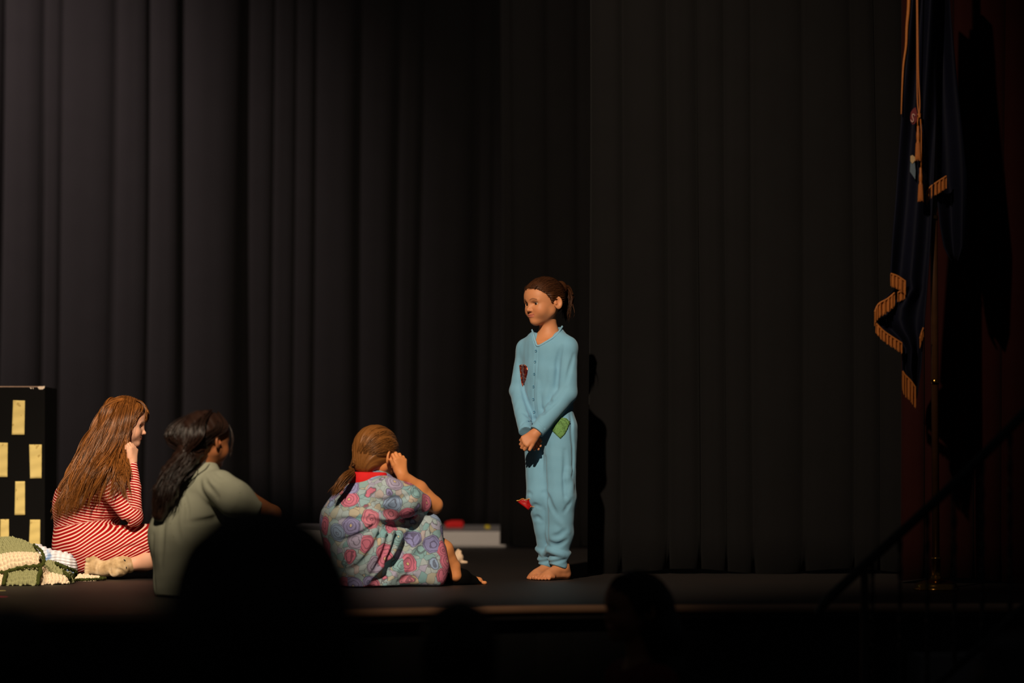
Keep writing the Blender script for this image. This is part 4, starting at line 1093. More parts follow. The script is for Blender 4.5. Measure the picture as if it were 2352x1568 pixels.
    for i in range(420):
        th = gr.uniform(-1.9, 1.9); zz = gr.uniform(0, 1)
        a0 = np.array([0.074 * math.sin(th), 0.066 * math.cos(th), 0.062 - 0.052 * (1 - math.cos(th))]) * (1 - 0.3 * zz) + np.array([0, -0.05, 0.07]) * zz * gr.uniform(0.4, 1)
        t = np.linspace(0, 1, 14)[:, None]; c = a0 * (1 - t) + tie * t; c[:, 0] += np.sign(a0[0]) * 0.02 * np.sin(t[:, 0] * math.pi); c[:, 2] += 0.03 * np.sin(t[:, 0] * math.pi)
        cc = np.array([0, -0.016, 0.026]); dv = c - cc; rr = np.linalg.norm(dv / np.array([0.0805, 0.099, 0.091]), axis=1)[:, None]
        low = np.clip((-c[:, 2:3] - 0.01) / 0.05, 0, 1)
        c = (cc + dv / np.maximum(rr, 1e-3) * (1.0 + 0.015 * gr.uniform(0, 1))) * (1 - low) + c * low
        cur.append(np.array([HF(*q) for q in c]))
    Vs, Fs = tubes(cur, [0.0012 * gr.uniform(0.6, 1.5) for _ in cur], 3); link_mesh('hair_strands', Vs, Fs, HM, hair)
    tb = HF(*tie)
    gd = [[tb + [0, 0, z * 0.3], W(812, 1084 + z * 250, 11.22), W(795, 1100 + z * 500, 11.17), W(776, 1122 + z * 400, 11.15), W(760, 1146 + z * 100, 11.15)] for z in (-0.022, -0.008, 0.008, 0.022)]
    hair_strands('ponytail', gd, HM, hair, 170, 0.006, 0.0016, 16, 5, 0.004, 0.3)
SKIN_C = srgb(208, 136, 84)[:3]
build_floral()
# ------------------------------------------------------------------ the girl in the pale green blouse at the stage edge
def build_green():
    D = 10.5
    root = empty('person', (W(430, 1365, D)[0], D, 0), 'dark-haired girl in pale sage puff-sleeve blouse, seated with her back turned', 'person')
    HF = Frame(W(476, 1016, 10.5), -140, 6, 3, 1.0)
    l = np.array([-0.62, 0.78, 0]); up = np.array([0, 0, 1.0])
    shc = W(462, 1112, 10.5); sr, sl = shc - l * 0.13, shc + l * 0.13
    el, wr = W(628, 1178, 10.42), W(652, 1290, 10.52)
    P = Shape()
    P.cap(W(438, 1340, 10.5), W(430, 1230, 10.5), 0.150, 0.140, 0.05, 'u', 0, ((0.8, 0.6, 0), 0.9)); P.cap(W(430, 1230, 10.5), W(452, 1130, 10.5), 0.140, 0.092, 0.05, 'u', 0)
    P.cap(sr, sl, 0.052, 0.052, 0.06, 'u', 0); P.cap(shc + up * 0.02, W(470, 1078, 10.5), 0.066, 0.045, 0.05, 'u', 0)
    P.cap(sr + [0, 0, -0.015], W(538, 1144, 10.38), 0.056, 0.064, 0.03, 'u', 1); P.cap(W(538, 1144, 10.38), W(590, 1166, 10.40), 0.062, 0.036, 0.03, 'u', 1)
    P.cap(sl, W(470, 1190, 10.75), 0.06, 0.05, 0.03, 'u', 1)
    # legs folded in front, under a long skirt
    P.cap(W(450, 1330, 10.5), W(620, 1330, 10.62), 0.11, 0.08, 0.05, 'u', 2); P.cap(W(450, 1335, 10.42), W(610, 1340, 10.40), 0.09, 0.075, 0.05, 'u', 2)
    P.plane([0, 0, 0.004], (0, 0, -1), 0.004)
    c = W(594, 1165, 10.40); d = unit(W(622, 1172, 10.42) - W(545, 1135, 10.38)); P.plane(c, d, 0.004, c - 0.09, c + 0.09)
    for path, r, dp in (([(478, 1085), (486, 1100), (505, 1112)], 0.008, 0.006), ([(470, 1095), (478, 1115), (500, 1140)], 0.010, 0.008), ([(460, 1100), (462, 1125), (480, 1150)], 0.010, 0.006),
                        ([(395, 1138), (410, 1136), (424, 1140)], 0.006, 0.003), ([(424, 1140), (430, 1170), (428, 1200)], 0.010, 0.009), ([(485, 1083), (500, 1098), (520, 1105)], 0.008, 0.005),
                        ([(380, 1180), (372, 1240), (368, 1300)], 0.012, 0.006), ([(410, 1150), (405, 1200), (412, 1240)], 0.014, 0.006), ([(352, 1230), (350, 1290), (356, 1350)], 0.010, 0.004), ([(430, 1200), (470, 1195), (520, 1185)], 0.014, 0.012)):
        groove(P, path, r, dp)
    P.warp(lambda p: 0.0030 * vnoise(p, 20, 28) + 0.0012 * vnoise(p, 50, 29))
    V, Q = P.mesh(0.0054)
    m = Mat('sage_cotton'); co = m.coord(); v = m.n('ShaderNodeTexVoronoi', i_Scale=42.0); m.l(co, v.inputs['Vector'])
    dot = m.math('LESS_THAN', v.outputs['Distance'], 0.10)
    m.base(m.mix(m.math('MULTIPLY', dot, 0.45), m.mix(m.noise(14).outputs[0], srgb(134, 137, 120), srgb(148, 150, 133)), srgb(70, 78, 52))); m.set(Roughness=0.9); m.bsdf.inputs['Specular IOR Level'].default_value = 0.15
    link_mesh('blouse', V, Q, m.m, root)
    S = Shape()
    S.cap(W(438, 1330, 10.5), W(445, 1150, 10.5), 0.115, 0.085, 0.03); S.cap(sr * 0.9 + shc * 0.1, sl * 0.9 + shc * 0.1, 0.033, 0.033, 0.04)
    add_head(S, HF, W(464, 1092, 10.5), 0.037, 0.0003)
    S.cap(sr, W(560, 1142, 10.39), 0.036, 0.036, 0.02); S.cap(W(560, 1142, 10.39), el, 0.036, 0.029, 0.02); S.cap(el, wr, 0.029, 0.02, 0.015)
    add_hand(S, wr, (0.4, 0.1, -0.8), (0.4, -0.4, 0.8), 1, 1.0)
    S.cap(sl, W(500, 1200, 10.75), 0.034, 0.03, 0.02)
    V, Q = S.mesh(0.0034); col = skin_colors(V, [HF], SKIN_D)
    link_mesh('body', V, Q, attr_mat('skin_green', rough=0.5, spec=0.4, var=0.05), root, attrs={'col': col})
    add_eyes(HF, root, EYE)
    HM = hair_mat('black_hair', srgb(16, 10, 8), srgb(44, 27, 20), 0.38)
    H = Shape(); s = HF.s; R = HF.R
    H.ell(HF(0, -0.016, 0.030), np.array((0.082, 0.099, 0.088)) * s, 0, 'u', 0, R); H.ell(HF(0, -0.070, -0.035), np.array((0.055, 0.042, 0.050)) * s, 0.03, 'u', 0, R)
    H.plane(HF(0, 0.022, 0.058), unit(HF.dir(0, 0.80, -0.60)), 0.006)
    H.chain([W(430, 1045, 10.43), W(398, 1085, 10.40), W(380, 1130, 10.38), W(366, 1178, 10.39)], [0.045, 0.036, 0.040, 0.030], 0.03)
    H.warp(lambda p: 0.003 * vnoise(p, 80, 5) + 0.002 * np.sin((p @ unit([0.8, 0.2, 0.45])) * 200))
    V, Q = H.mesh(0.004); hair = link_mesh('hair', V, Q, HM, root)
    gd = [[HF(q * 0.5, -0.02, 0.118), HF(q, -0.10, 0.06), HF(q * 1.1, -0.118, 0.0), W(432 + q * 120, 1046, 10.39), W(398 + q * 200, 1090, 10.35), W(380 + q * 260, 1135, 10.33), W(366 + q * 240, 1192, 10.35)] for q in (-0.085, -0.045, 0.0, 0.045, 0.085)]
    hair_strands('wavy_lock', gd, HM, hair, 330, 0.007, 0.0016, 24, 4, 0.016, 0.2)
    gd = [[HF(-0.02, 0.03, 0.118), HF(-0.07, 0.035 + q, 0.07), HF(-0.083, 0.012 + q, 0.040), HF(-0.080, -0.040 + q, 0.010), HF(-0.062, -0.085 + q * 0.5, -0.030)] for q in (-0.06, -0.03, 0.0)]
    hair_strands('side_hair', gd, HM, hair, 220, 0.003, 0.0014, 16, 5, 0.001, 0.2)
    gd = [[HF(-0.055, 0.055, 0.07), HF(-0.070, 0.060, 0.03), HF(-0.066, 0.062, -0.02), HF(-0.058, 0.060, -0.06)], [HF(-0.050, 0.062, 0.07), HF(-0.062, 0.068, 0.03), HF(-0.060, 0.068, -0.02), HF(-0.052, 0.066, -0.06)]]
    hair_strands('loose_wisp', gd, HM, hair, 18, 0.003, 0.0012, 14, 6, 0.003, 0.1)
    gd = [[W(478, 1045, 10.41), W(468, 1062, 10.39), W(448, 1082, 10.385), W(420, 1105, 10.37), W(400, 1130, 10.37), W(392, 1142, 10.37)]] * 2
    hair_strands('loose_wisp', gd, HM, hair, 14, 0.002, 0.0012, 16, 7, 0.001, 0.1)
SKIN_D = srgb(150, 92, 56)[:3]
build_green()
# ------------------------------------------------------------------ painted cardboard tower with yellow paper windows
def tower():
    d = 13.2; zt = W(0, 888, d)[2]; x0, x1 = W(-150, 0, d)[0], W(103, 0, d)[0]
    root = empty('cardboard_tower', ((x0 + x1) / 2, d + 0.17, 0), 'black painted cardboard tower with yellow paper windows behind the blankets', 'stage prop')
    boxmesh('tower_body', (x0, d, 0.0), (x1, d + 0.34, zt), simple('black_poster_paint', srgb(9, 8, 8), 0.9, 0.2, 12, spec=0.15), root, 0.002)
    RM = simple('raw_card_edge', srgb(150, 124, 108), 0.9, 0.25, 60)
    boxmesh('top_edge', (x0, d - 0.0015, zt - 0.002), (x1, d + 0.008, zt + 0.003), RM, root, 0.0008)
    WM = simple('torn_card', srgb(226, 206, 186), 0.9, 0.15, 80)
    for pts in ([(86, 889), (90, 887), (97, 887), (103, 886), (102, 891), (98, 894), (90, 894)], [(68, 889), (71, 890), (74, 891), (71, 893), (69, 891)], [(75, 890), (77, 890), (77, 893), (76, 893)]):
        n = len(pts); V = [W(x, y, d - 0.004) for x, y in pts] + [W(x, y, d - 0.001) for x, y in pts]
        F = [tuple(range(n))[::-1], tuple(range(n, 2 * n))] + [(i, (i + 1) % n, n + (i + 1) % n, n + i) for i in range(n)]
        link_mesh('torn_corner', V, F, WM, root, smooth=False)
    m = Mat('yellow_paper_window'); nz = m.noise(9, 4).outputs[0]; n2 = m.noise(38, 3).outputs[0]
    c = m.mix(nz, srgb(234, 212, 140), srgb(218, 194, 114)); m.base(m.mix(m.math('GREATER_THAN', n2, 0.66), c, srgb(190, 164, 92))); m.set(Roughness=0.85)
    for q in ([(30, 919), (57.5, 919.5), (56, 998), (27, 998)], [(-9, 1016), (18, 1016.5), (17, 1095), (-8, 1095)], [(67, 1020.5), (96, 1020.5), (95.5, 1098), (69, 1098.5)], [(35, 1105), (57.5, 1105), (57.5, 1182), (33.5, 1182.5)],
              [(1, 1192), (20.5, 1192), (21, 1262), (0, 1262)], [(69, 1193), (92.5, 1193), (92, 1262), (66, 1262)], [(-60, 918), (-33, 918), (-33, 996), (-61, 996)], [(-62, 1104), (-38, 1104), (-38, 1181), (-62, 1181)]):
        q = np.array(q, float); nu, nv = 8, 14; V = []; ph = rnd.uniform(0, 6)
        for off in (0.0035, 0.0005):
            for j in range(nv):
                for i in range(nu):
                    u, v = i / (nu - 1), j / (nv - 1); p = (q[0] * (1 - u) + q[1] * u) * (1 - v) + (q[3] * (1 - u) + q[2] * u) * v
                    V.append(W(p[0], p[1], d - off - (0.0022 * (1 + math.sin(v * 17 + ph + u * 2)) + 0.006 * max(0, v - 0.9) * 10 * abs(u - 0.5)) * (off > 0.002)))
        F, N = [], nu * nv
        for j in range(nv - 1):
            for i in range(nu - 1):
                a = j * nu + i; F += [(a, a + nu, a + nu + 1, a + 1), (N + a, N + a + 1, N + a + nu + 1, N + a + nu)]
        rim = [i for i in range(nu)] + [j * nu + nu - 1 for j in range(1, nv)] + [(nv - 1) * nu + i for i in range(nu - 2, -1, -1)] + [j * nu for j in range(nv - 2, 0, -1)]
        F += [(rim[i], rim[(i + 1) % len(rim)], N + rim[(i + 1) % len(rim)], N + rim[i]) for i in range(len(rim))]
        link_mesh('paper_window', V, F, m.m, root)
tower()

# ------------------------------------------------------------------ crocheted blankets heaped on the floor
def blankets():
    root = empty('crochet_blanket', (W(60, 1345, 11.45)[0], 11.45, 0), 'crumpled crocheted blanket of sage green and cream squares on the floor', 'blanket')
    GR = simple('sage_yarn', srgb(150, 150, 108), 0.95, 0.15, 120, 0.4, 600, spec=0.1); CRM = simple('cream_yarn', srgb(236, 214, 184), 0.95, 0.08, 120, 0.4, 600, spec=0.1)
    DG = simple('dark_green_yarn', srgb(62, 68, 30), 0.95, 0.25, 120, 0.5, 500, spec=0.1)
    def square(corners, depth, mat, bulge, pitch=0.0165):
        c = np.array(corners, float); dp = depth
        P4 = [W(c[i][0], c[i][1], dp[i]) for i in range(4)]
        Lu = max(np.linalg.norm(P4[1] - P4[0]), np.linalg.norm(P4[2] - P4[3])); Lv = max(np.linalg.norm(P4[3] - P4[0]), np.linalg.norm(P4[2] - P4[1]))
        ku, kv = max(3, round(Lu / pitch)), max(2, round(Lv / pitch)); nu, nv = ku * 7, kv * 7
        u, v = np.meshgrid(np.linspace(0, 1, nu), np.linspace(0, 1, nv))
        base = (P4[0] * (1 - u)[..., None] + P4[1] * u[..., None]) * (1 - v)[..., None] + (P4[3] * (1 - u)[..., None] + P4[2] * u[..., None]) * v[..., None]
        nn = unit(np.cross(P4[1] - P4[0], P4[0] - P4[3])); nn = nn if nn[1] < 0 else -nn
        bl = (np.sin(math.pi * np.clip(u, 0.001, 0.999)) ** 0.6 * np.sin(math.pi * np.clip(v, 0.001, 0.999)) ** 0.6)
        row = np.floor(v * kv); uu = u * ku + 0.5 * (row % 2) + 0.18 * np.sin(v * 13 + row); vv = v * kv + 0.15 * np.sin(u * 17)
        knot = (np.abs(np.sin(math.pi * uu)) ** 0.8) * (np.abs(np.sin(math.pi * vv)) ** 0.8)
        twist = 0.35 * np.sin(math.pi * 2 * (uu + vv))
        V = base + nn * (bl * bulge + 0.015 * (knot - 0.55) + 0.0012 * twist + 0.004 * np.sin(u * 5 + v * 4))[..., None]
        V = V.reshape(-1, 3); V[:, 2] = np.maximum(V[:, 2], 0.003)
        i, j = np.meshgrid(np.arange(nu - 1), np.arange(nv - 1)); a = (j * nu + i).ravel()
        o = link_mesh('crochet_square', V, np.stack([a, a + nu, a + nu + 1, a + 1], 1), mat, root)
        md = o.modifiers.new('yarn_thickness', 'SOLIDIFY'); md.thickness = 0.008; md.offset = -1
    sq = [([(-22, 1250), (34, 1230), (46, 1270), (-22, 1284)], (11.72, 11.70, 11.55, 11.55), GR, 0.035), ([(26, 1238), (80, 1254), (90, 1275), (22, 1278)], (11.68, 11.66, 11.52, 11.52), GR, 0.028),
          ([(-22, 1285), (90, 1268), (90, 1297), (-22, 1318)], (11.54, 11.50, 11.46, 11.46), CRM, 0.045), ([(18, 1311), (90, 1299), (88, 1343.5), (9, 1345)], (11.47, 11.46, 11.375, 11.375), GR, 0.030),
          ([(101, 1290), (134, 1294), (160, 1324), (114, 1324)], (11.75, 11.75, 11.60, 11.56), GR, 0.022), ([(80, 1316), (152, 1323), (156, 1338), (92, 1339)], (11.50, 11.55, 11.46, 11.44), CRM, 0.022),
          ([(89, 1301), (106, 1302), (107, 1318), (95, 1319)], (11.50, 11.55, 11.48, 11.47), CRM, 0.012), ([(172, 1323), (226, 1322), (231, 1332), (177, 1334)], (11.92, 11.95, 11.84, 11.80), CRM, 0.010),
          ([(-30, 1316), (8, 1312), (4, 1345), (-30, 1346)], (11.46, 11.44, 11.37, 11.37), CRM, 0.02), ([(112, 1322), (150, 1316), (170, 1334), (150, 1336)], (11.60, 11.62, 11.60, 11.52), GR, 0.010)]
    for a, b, c, e in sq: square(a, b, c, e)
    for path in ([(78, 1252, 11.55), (94, 1264, 11.49), (101, 1282, 11.46), (97, 1297, 11.44), (84, 1299, 11.42), (52, 1302, 11.41), (18, 1311, 11.42), (-20, 1320, 11.43)], [(18, 1312, 11.43), (11, 1326, 11.38), (8, 1343, 11.365)],
                 [(88, 1300, 11.43), (94, 1311, 11.42), (89, 1322, 11.40), (87, 1341, 11.375)], [(128, 1293, 11.66), (150, 1302, 11.62), (172, 1311, 11.70), (174, 1318, 11.76), (166, 1324, 11.78)],
                 [(146, 1312, 11.56), (158, 1324, 11.55), (166, 1334, 11.62), (178, 1336, 11.74), (205, 1336, 11.78), (240, 1331, 11.88), (228, 1325, 11.93)]):
        c = catmull([W(*p) for p in path], 44)
        # a crocheted edging: two rows of twisted bumps
        t = np.arange(len(c)); V1 = c + np.stack([0.003 * np.sin(t * 1.9), 0.003 * np.cos(t * 1.9), 0.004 * np.cos(t * 1.9 + 0.7)], 1)
        V1[:, 2] = np.maximum(V1[:, 2], 0.009)
        S = Shape()
        for i, p in enumerate(V1): S.ell(p, (0.0056, 0.0056, 0.0056 + 0.0014 * (i % 2)), 0.003)
        S.poly(c[:, :] * np.array([1, 1, 0]) + np.array([0, 0, 1]) * np.maximum(c[:, 2:3], 0.008), 0.0048, 0.004, 'u')
        V, Q = S.mesh(0.0024); link_mesh('crochet_edging', V, Q, DG, root)
    S = Shape()
    S.cap(W(-20, 1300, 11.62), W(70, 1295, 11.60), 0.075, 0.055, 0.03); S.cap(W(0, 1325, 11.50), W(85, 1325, 11.48), 0.045, 0.03, 0.03); S.cap(W(70, 1322, 11.56), W(150, 1326, 11.62), 0.03, 0.015, 0.03)
    S.cap(W(100, 1312, 11.62), W(160, 1320, 11.7), 0.025, 0.015, 0.02); S.plane([0, 0, 0.002], (0, 0, -1), 0.002); S.warp(lambda p: 0.004 * np.sin(p[:, 0] * 380 + 2 * np.sin(p[:, 2] * 60)) * np.sin(p[:, 2] * 380))
    V, Q = S.mesh(0.0028); link_mesh('under_fold', V, Q, GR, root)
    # white and pale blue blanket behind
    S = Shape()
    S.cap(W(40, 1275, 11.95), W(84, 1272, 11.93), 0.035, 0.036, 0.03); S.cap(W(84, 1272, 11.93), W(112, 1283, 11.93), 0.036, 0.032, 0.03); S.cap(W(112, 1283, 11.93), W(150, 1288, 11.95), 0.032, 0.034, 0.03)
    S.cap(W(-25, 1258, 11.95), W(2, 1256, 11.95), 0.035, 0.030, 0.02); S.cap(W(66, 1262, 11.9), W(76, 1264, 11.9), 0.022, 0.020, 0.02)
    S.cap(W(-25, 1290, 11.98), W(150, 1305, 11.98), 0.06, 0.05, 0.04); S.plane([0, 0, 0.002], (0, 0, -1), 0.002)
    S.warp(lambda p: 0.0022 * np.sin(p[:, 2] * 520 + 3 * np.sin(p[:, 0] * 40)) + 0.0016 * np.sin(p[:, 0] * 300) + 0.004 * vnoise(p, 40, 3))
    V, Q = S.mesh(0.003)
    m = Mat('white_blue_yarn'); n = m.noise(16, 2).outputs[0]; m.base(m.ramp(n, [(0.40, srgb(232, 232, 240)), (0.56, srgb(222, 226, 240)), (0.64, srgb(140, 170, 214))])); m.set(Roughness=0.95)
    tag(link_mesh('knitted_blanket', V, Q, m.m), 'white and pale blue knitted blanket behind the green and cream one', 'blanket')
blankets()

# ------------------------------------------------------------------ bits on the floor
def scraps():
    def strip(name, a, b, w, col, label, cat):
        A, B = W(a[0], a[1], floor_depth(a[1])), W(b[0], b[1], floor_depth(b[1]))
        t = unit(B - A); s = np.array([-t[1], t[0], 0]) * w / 2; n = 7; V = []
        for z in (0.0012, 0.0002):
            for i in range(n):
                p = A + (B - A) * i / (n - 1); p[2] = z + (0.0006 * math.sin(i * 2) if z > 0.001 else 0)
                k = 1 + 0.06 * math.sin(i * 5); V += [p + s * k, p - s * k]
        F = []
        for i in range(n - 1):
            a_ = 2 * i; F += [(a_, a_ + 1, a_ + 3, a_ + 2), (2 * n + a_, 2 * n + a_ + 2, 2 * n + a_ + 3, 2 * n + a_ + 1), (a_, a_ + 2, 2 * n + a_ + 2, 2 * n + a_), (a_ + 1, 2 * n + a_ + 1, 2 * n + a_ + 3, a_ + 3)]
        F += [(0, 2 * n, 2 * n + 1, 1), (2 * n - 2, 2 * n - 1, 4 * n - 1, 4 * n - 2)]
        return tag(link_mesh(name, V, F, simple(name + '_mat', col, 0.6, 0.15, 60), smooth=False), label, cat)
    strip('floor_tape', (-30, 1357), (11, 1356), 0.025, srgb(206, 190, 110), 'short strip of pale yellow tape stuck to the stage floor', 'tape')
    strip('floor_tape', (-30, 1371), (16, 1370), 0.022, srgb(200, 40, 84), 'short strip of pink tape stuck to the stage floor', 'tape')
    strip('paper_scrap', (150, 1339.5), (167, 1339), 0.022, srgb(220, 206, 180), 'small flat cream paper scrap beside the cream crochet square', 'paper scrap')
    d = 13.9
    S = Shape()
    S.cap(W(1046, 1284, d), W(1056, 1280, d), 0.022, 0.018, 0.006); S.cap(W(1044, 1282, d), W(1052, 1263, d), 0.014, 0.007, 0.004); S.cap(W(1054, 1278, d), W(1057, 1266, d), 0.012, 0.007, 0.003)
    S.cap(W(1058, 1282, d), W(1060, 1290, d), 0.012, 0.010, 0.003); S.cap(W(1063, 1291, d - 0.03), W(1071, 1291, d - 0.03), 0.009, 0.006, 0.002); S.ell(W(1052, 1270, d - 0.02), (0.006, 0.012, 0.006), 0.003, 's')
    S.warp(lambda p: 0.0025 * vnoise(p, 130, 12)); S.plane([0, 0, 0.001], (0, 0, -1), 0.001)
    V, Q = S.mesh(0.0025); V[:, 2] -= V[:, 2].min() - 0.001
    tag(link_mesh('crumpled_paper', V, Q, simple('cream_tissue', srgb(238, 206, 176), 0.9, 0.1, 60)), 'crumpled cream paper on the floor beyond the black slipper', 'paper scrap')
scraps()

# ------------------------------------------------------------------ navy flag with gold fringe on a brass stand
def flag():
    d = 11.0; X = W(2150, 0, d)[0]
    root = empty('flag', (X, d, 0), 'navy flag with gold fringe, cord and tassels hanging from a pole in brass base', 'flag')
    BR = simple('brass', srgb(176, 128, 62), 0.16, 0.1, 20, metallic=1.0)
    lathe('stand_base', [(0.003, 0.0), (0.088, 0.0), (0.091, 0.004), (0.088, 0.010), (0.082, 0.013), (0.082, 0.020), (0.074, 0.028), (0.05, 0.036), (0.026, 0.042), (0.020, 0.052), (0.0185, 0.058)], (X, d, 0), BR, root, 48)
    lathe('pole_socket', [(0.0185, 0.05), (0.017, 0.06), (0.017, 0.118), (0.020, 0.120), (0.020, 0.127), (0.016, 0.129)], (X, d, 0), BR, root, 32)
    PW = simple('varnished_pole', srgb(70, 44, 24), 0.3, 0.25, 30)
    pole = tube_solid('pole', [(X, d, 0.05), (X - 0.008, d, 1.3), (X - 0.016, d, 2.6)], 0.0145, PW, root, 16)
    for z in (0.80, 1.44): lathe('pole_ferrule', [(0.0150, z), (0.0165, z + 0.002), (0.0165, z + 0.018), (0.0150, z + 0.020)], (X - 0.0062 * z, d, 0), BR, pole, 24)
    NV = simple('navy_satin', srgb(10, 12, 30), 0.75, 0.2, 30, 0.1, 300, spec=0.2)
    def panel(rows, dep, folds, amp, name='flag_cloth'):
        """rows = (py, left px, right px)"""
        R_ = np.array(rows, float); n = 34; ys = np.linspace(R_[0, 0], R_[-1, 0], 46); V = []
        for y in ys:
            a, b = np.interp(y, R_[:, 0], R_[:, 1]), np.interp(y, R_[:, 0], R_[:, 2])
            for i in range(n):
                u = i / (n - 1); V.append(W(a + (b - a) * u, y, dep - amp * math.sin(u * math.pi * folds + y * 0.004) - 0.3 * amp * math.sin(u * 9 + y * 0.012)))
        i, j = np.meshgrid(np.arange(n - 1), np.arange(len(ys) - 1)); a = (j * n + i).ravel()
        o = link_mesh(name, np.array(V), np.stack([a, a + n, a + n + 1, a + 1], 1), NV, root)
        md = o.modifiers.new('cloth_thickness', 'SOLIDIFY'); md.thickness = 0.004
        return o
    A = panel([(-120, 2092, 2152), (100, 2080, 2150), (265, 2070, 2150), (450, 2058, 2142), (560, 2050, 2136), (640, 2046, 2130), (665, 2060, 2128), (692, 2024, 2126), (715, 2010, 2124), (742, 2014, 2122), (768, 2045, 2120), (790, 2073, 2118), (850, 2074, 2114), (875, 2086, 2110), (915, 2094, 2104)], 10.93, 3.2, 0.030)
    B = panel([(-120, 2140, 2172), (50, 2138, 2186), (200, 2136, 2200), (400, 2134, 2222), (440, 2150, 2222), (520, 2160, 2222), (570, 2170, 2221), (598, 2186, 2205)], 11.02, 2.4, 0.035)
    GF = simple('gold_fringe', srgb(186, 108, 38), 0.6, 0.25, 120)
    def fringe(path, hang, dep, par, slant=0.0):
        c = catmull([(x, y, 0) for x, y in path], 60); L = np.linalg.norm(np.diff(c[:, :2], axis=0), axis=1).sum(); n = max(8, int(L / 1.1)); c = catmull([(x, y, 0) for x, y in path], n); cur = []
        for i, (x, y, _) in enumerate(c):
            dd = dep + 0.006 * math.sin(i * 0.7) + rnd.uniform(-0.002, 0.002); h = hang * rnd.uniform(0.88, 1.05)
            cur.append(np.array([W(x + slant * t * h + rnd.uniform(-0.5, 0.5) * t, y + h * t, dd) for t in (0, 0.33, 0.66, 1)]))
        V, F = tubes(cur, 0.0014, 4, taper=False)
        o = link_mesh('fringe', V, F, GF, par)
        tube_solid('fringe_braid', [W(x, y, dep - 0.002) for x, y, _ in c], 0.0035, GF, o, 6)
    fringe([(2046, 628), (2062, 634), (2080, 646)], 30, 10.885, A); fringe([(2078, 664), (2062, 672)], 22, 10.895, A); fringe([(2055, 672), (2038, 686), (2018, 698), (2009, 716)], 32, 10.885, A)
    fringe([(2012, 742), (2030, 760), (2050, 774), (2072, 788)], 24, 10.89, A); fringe([(2073, 852), (2080, 862), (2092, 874), (2103, 890)], 48, 10.89, A); fringe([(2121, 752), (2116, 766), (2113, 778)], 22, 10.89, A)
    fringe([(2174, 404), (2155, 416), (2136, 430), (2126, 446)], 28, 10.95, B)
    V, F = tubes([np.array([W(x, y, 10.885) for x, y, _ in catmull([(2088, -80, 0), (2087, 10, 0), (2083, 60, 0), (2081, 105, 0), (2075, 150, 0), (2072, 205, 0), (2070, 262, 0)], 40)])], [np.linspace(0.0075, 0.002, 40)], 8, taper=False)
    link_mesh('side_fringe', V, F, GF, A)
    GC = simple('gold_cord', srgb(186, 106, 38), 0.5, 0.2, 150)
    for o_ in (-1, 1):
        c = catmull([W(2106 + o_, -80, 10.875), W(2107 + o_, 60, 10.872), W(2108 + 1.6 * o_, 170, 10.87), W(2110 + 2.6 * o_, 235, 10.868), W(2111 + o_ * 0.5, 262, 10.866)], 40); tube_solid('cord', c, 0.0026, GC, root, 8)
    S = Shape(); S.ell(W(2111, 263, 10.862), (0.007, 0.006, 0.006), 0.002); S.ell(W(2112, 268, 10.860), (0.005, 0.006, 0.006), 0.003); V, Q = S.mesh(0.0015); link_mesh('cord_knot', V, Q, GC, root)
    tube_solid('cord', [W(2109, 268, 10.866), W(2107.5, 280, 10.866), W(2108, 290, 10.866)], 0.0024, GC, root, 8); tube_solid('cord', [W(2114, 270, 10.866), W(2116, 300, 10.866), W(2116, 345, 10.866), W(2115.5, 388, 10.866)], 0.0024, GC, root, 8)
    for cx, y0, y1 in ((2108.5, 288, 366), (2114.5, 384, 460)):
        tp = W(cx, y0, 10.862); s = (y1 - y0) / FPX * 10.86; base = tp + np.array([0, 0, -s])
        t = lathe('tassel', [(0.002, s), (0.0045, s * 0.97), (0.0048, s * 0.84), (0.0068, s * 0.74), (0.0066, s * 0.60), (0.0052, s * 0.56), (0.0078, s * 0.46), (0.0098, s * 0.1), (0.0102, 0.0)], base, GC, root, 20)
        cur = [np.array([base + [0.0075 * math.cos(a), 0.0075 * math.sin(a), s * 0.48], base + [0.0100 * math.cos(a), 0.0100 * math.sin(a), s * 0.1], base + [0.0104 * math.cos(a), 0.0104 * math.sin(a), -0.004 + rnd.uniform(-0.003, 0.003)]]) for a in np.linspace(0, 6.2, 22)]
        V, F = tubes(cur, 0.0011, 4, taper=False); link_mesh('tassel_thread', V, F, GC, t)
    # the part of the emblem that shows between the folds
    def plate(name, pts, col, dd):
        n = len(pts); V = [W(x, y, dd) for x, y in pts] + [W(x, y, dd + 0.003) for x, y in pts]
        return link_mesh(name, V, [tuple(range(n))[::-1], tuple(range(n, 2 * n))] + [(i, (i + 1) % n, n + (i + 1) % n, n + i) for i in range(n)], simple(name + '_mat', col, 0.7, 0.15, 80), A, smooth=False)
    em = plate('emblem_scroll', [(2103, 246), (2097, 250), (2092, 258), (2090.5, 270), (2092, 280), (2096, 286), (2101, 284), (2106, 276), (2107, 262)], srgb(112, 26, 30), 10.884)
    fc = bpy.data.curves.new('letter', 'FONT'); fc.body = 'S'; fc.size = 0.050; fc.extrude = 0.0008; fc.align_x = 'CENTER'
    fo = bpy.data.objects.new('letter_tmp', fc); COL.objects.link(fo); dg = bpy.context.evaluated_depsgraph_get(); me = bpy.data.meshes.new_from_object(fo.evaluated_get(dg)); bpy.data.objects.remove(fo)
    Vl = np.array([v.co for v in me.vertices]); Fl = [tuple(p.vertices) for p in me.polygons]
    an = math.radians(-24); Vx = Vl[:, 0] * math.cos(an) - Vl[:, 1] * math.sin(an); Vy = Vl[:, 0] * math.sin(an) + Vl[:, 1] * math.cos(an)
    o0 = W(2094, 280, 10.878); link_mesh('letter', np.stack([o0[0] + Vx * 0.62, o0[1] - Vl[:, 2], o0[2] + Vy], 1), Fl, simple('pale_thread', srgb(196, 150, 140), 0.7), em, smooth=False)
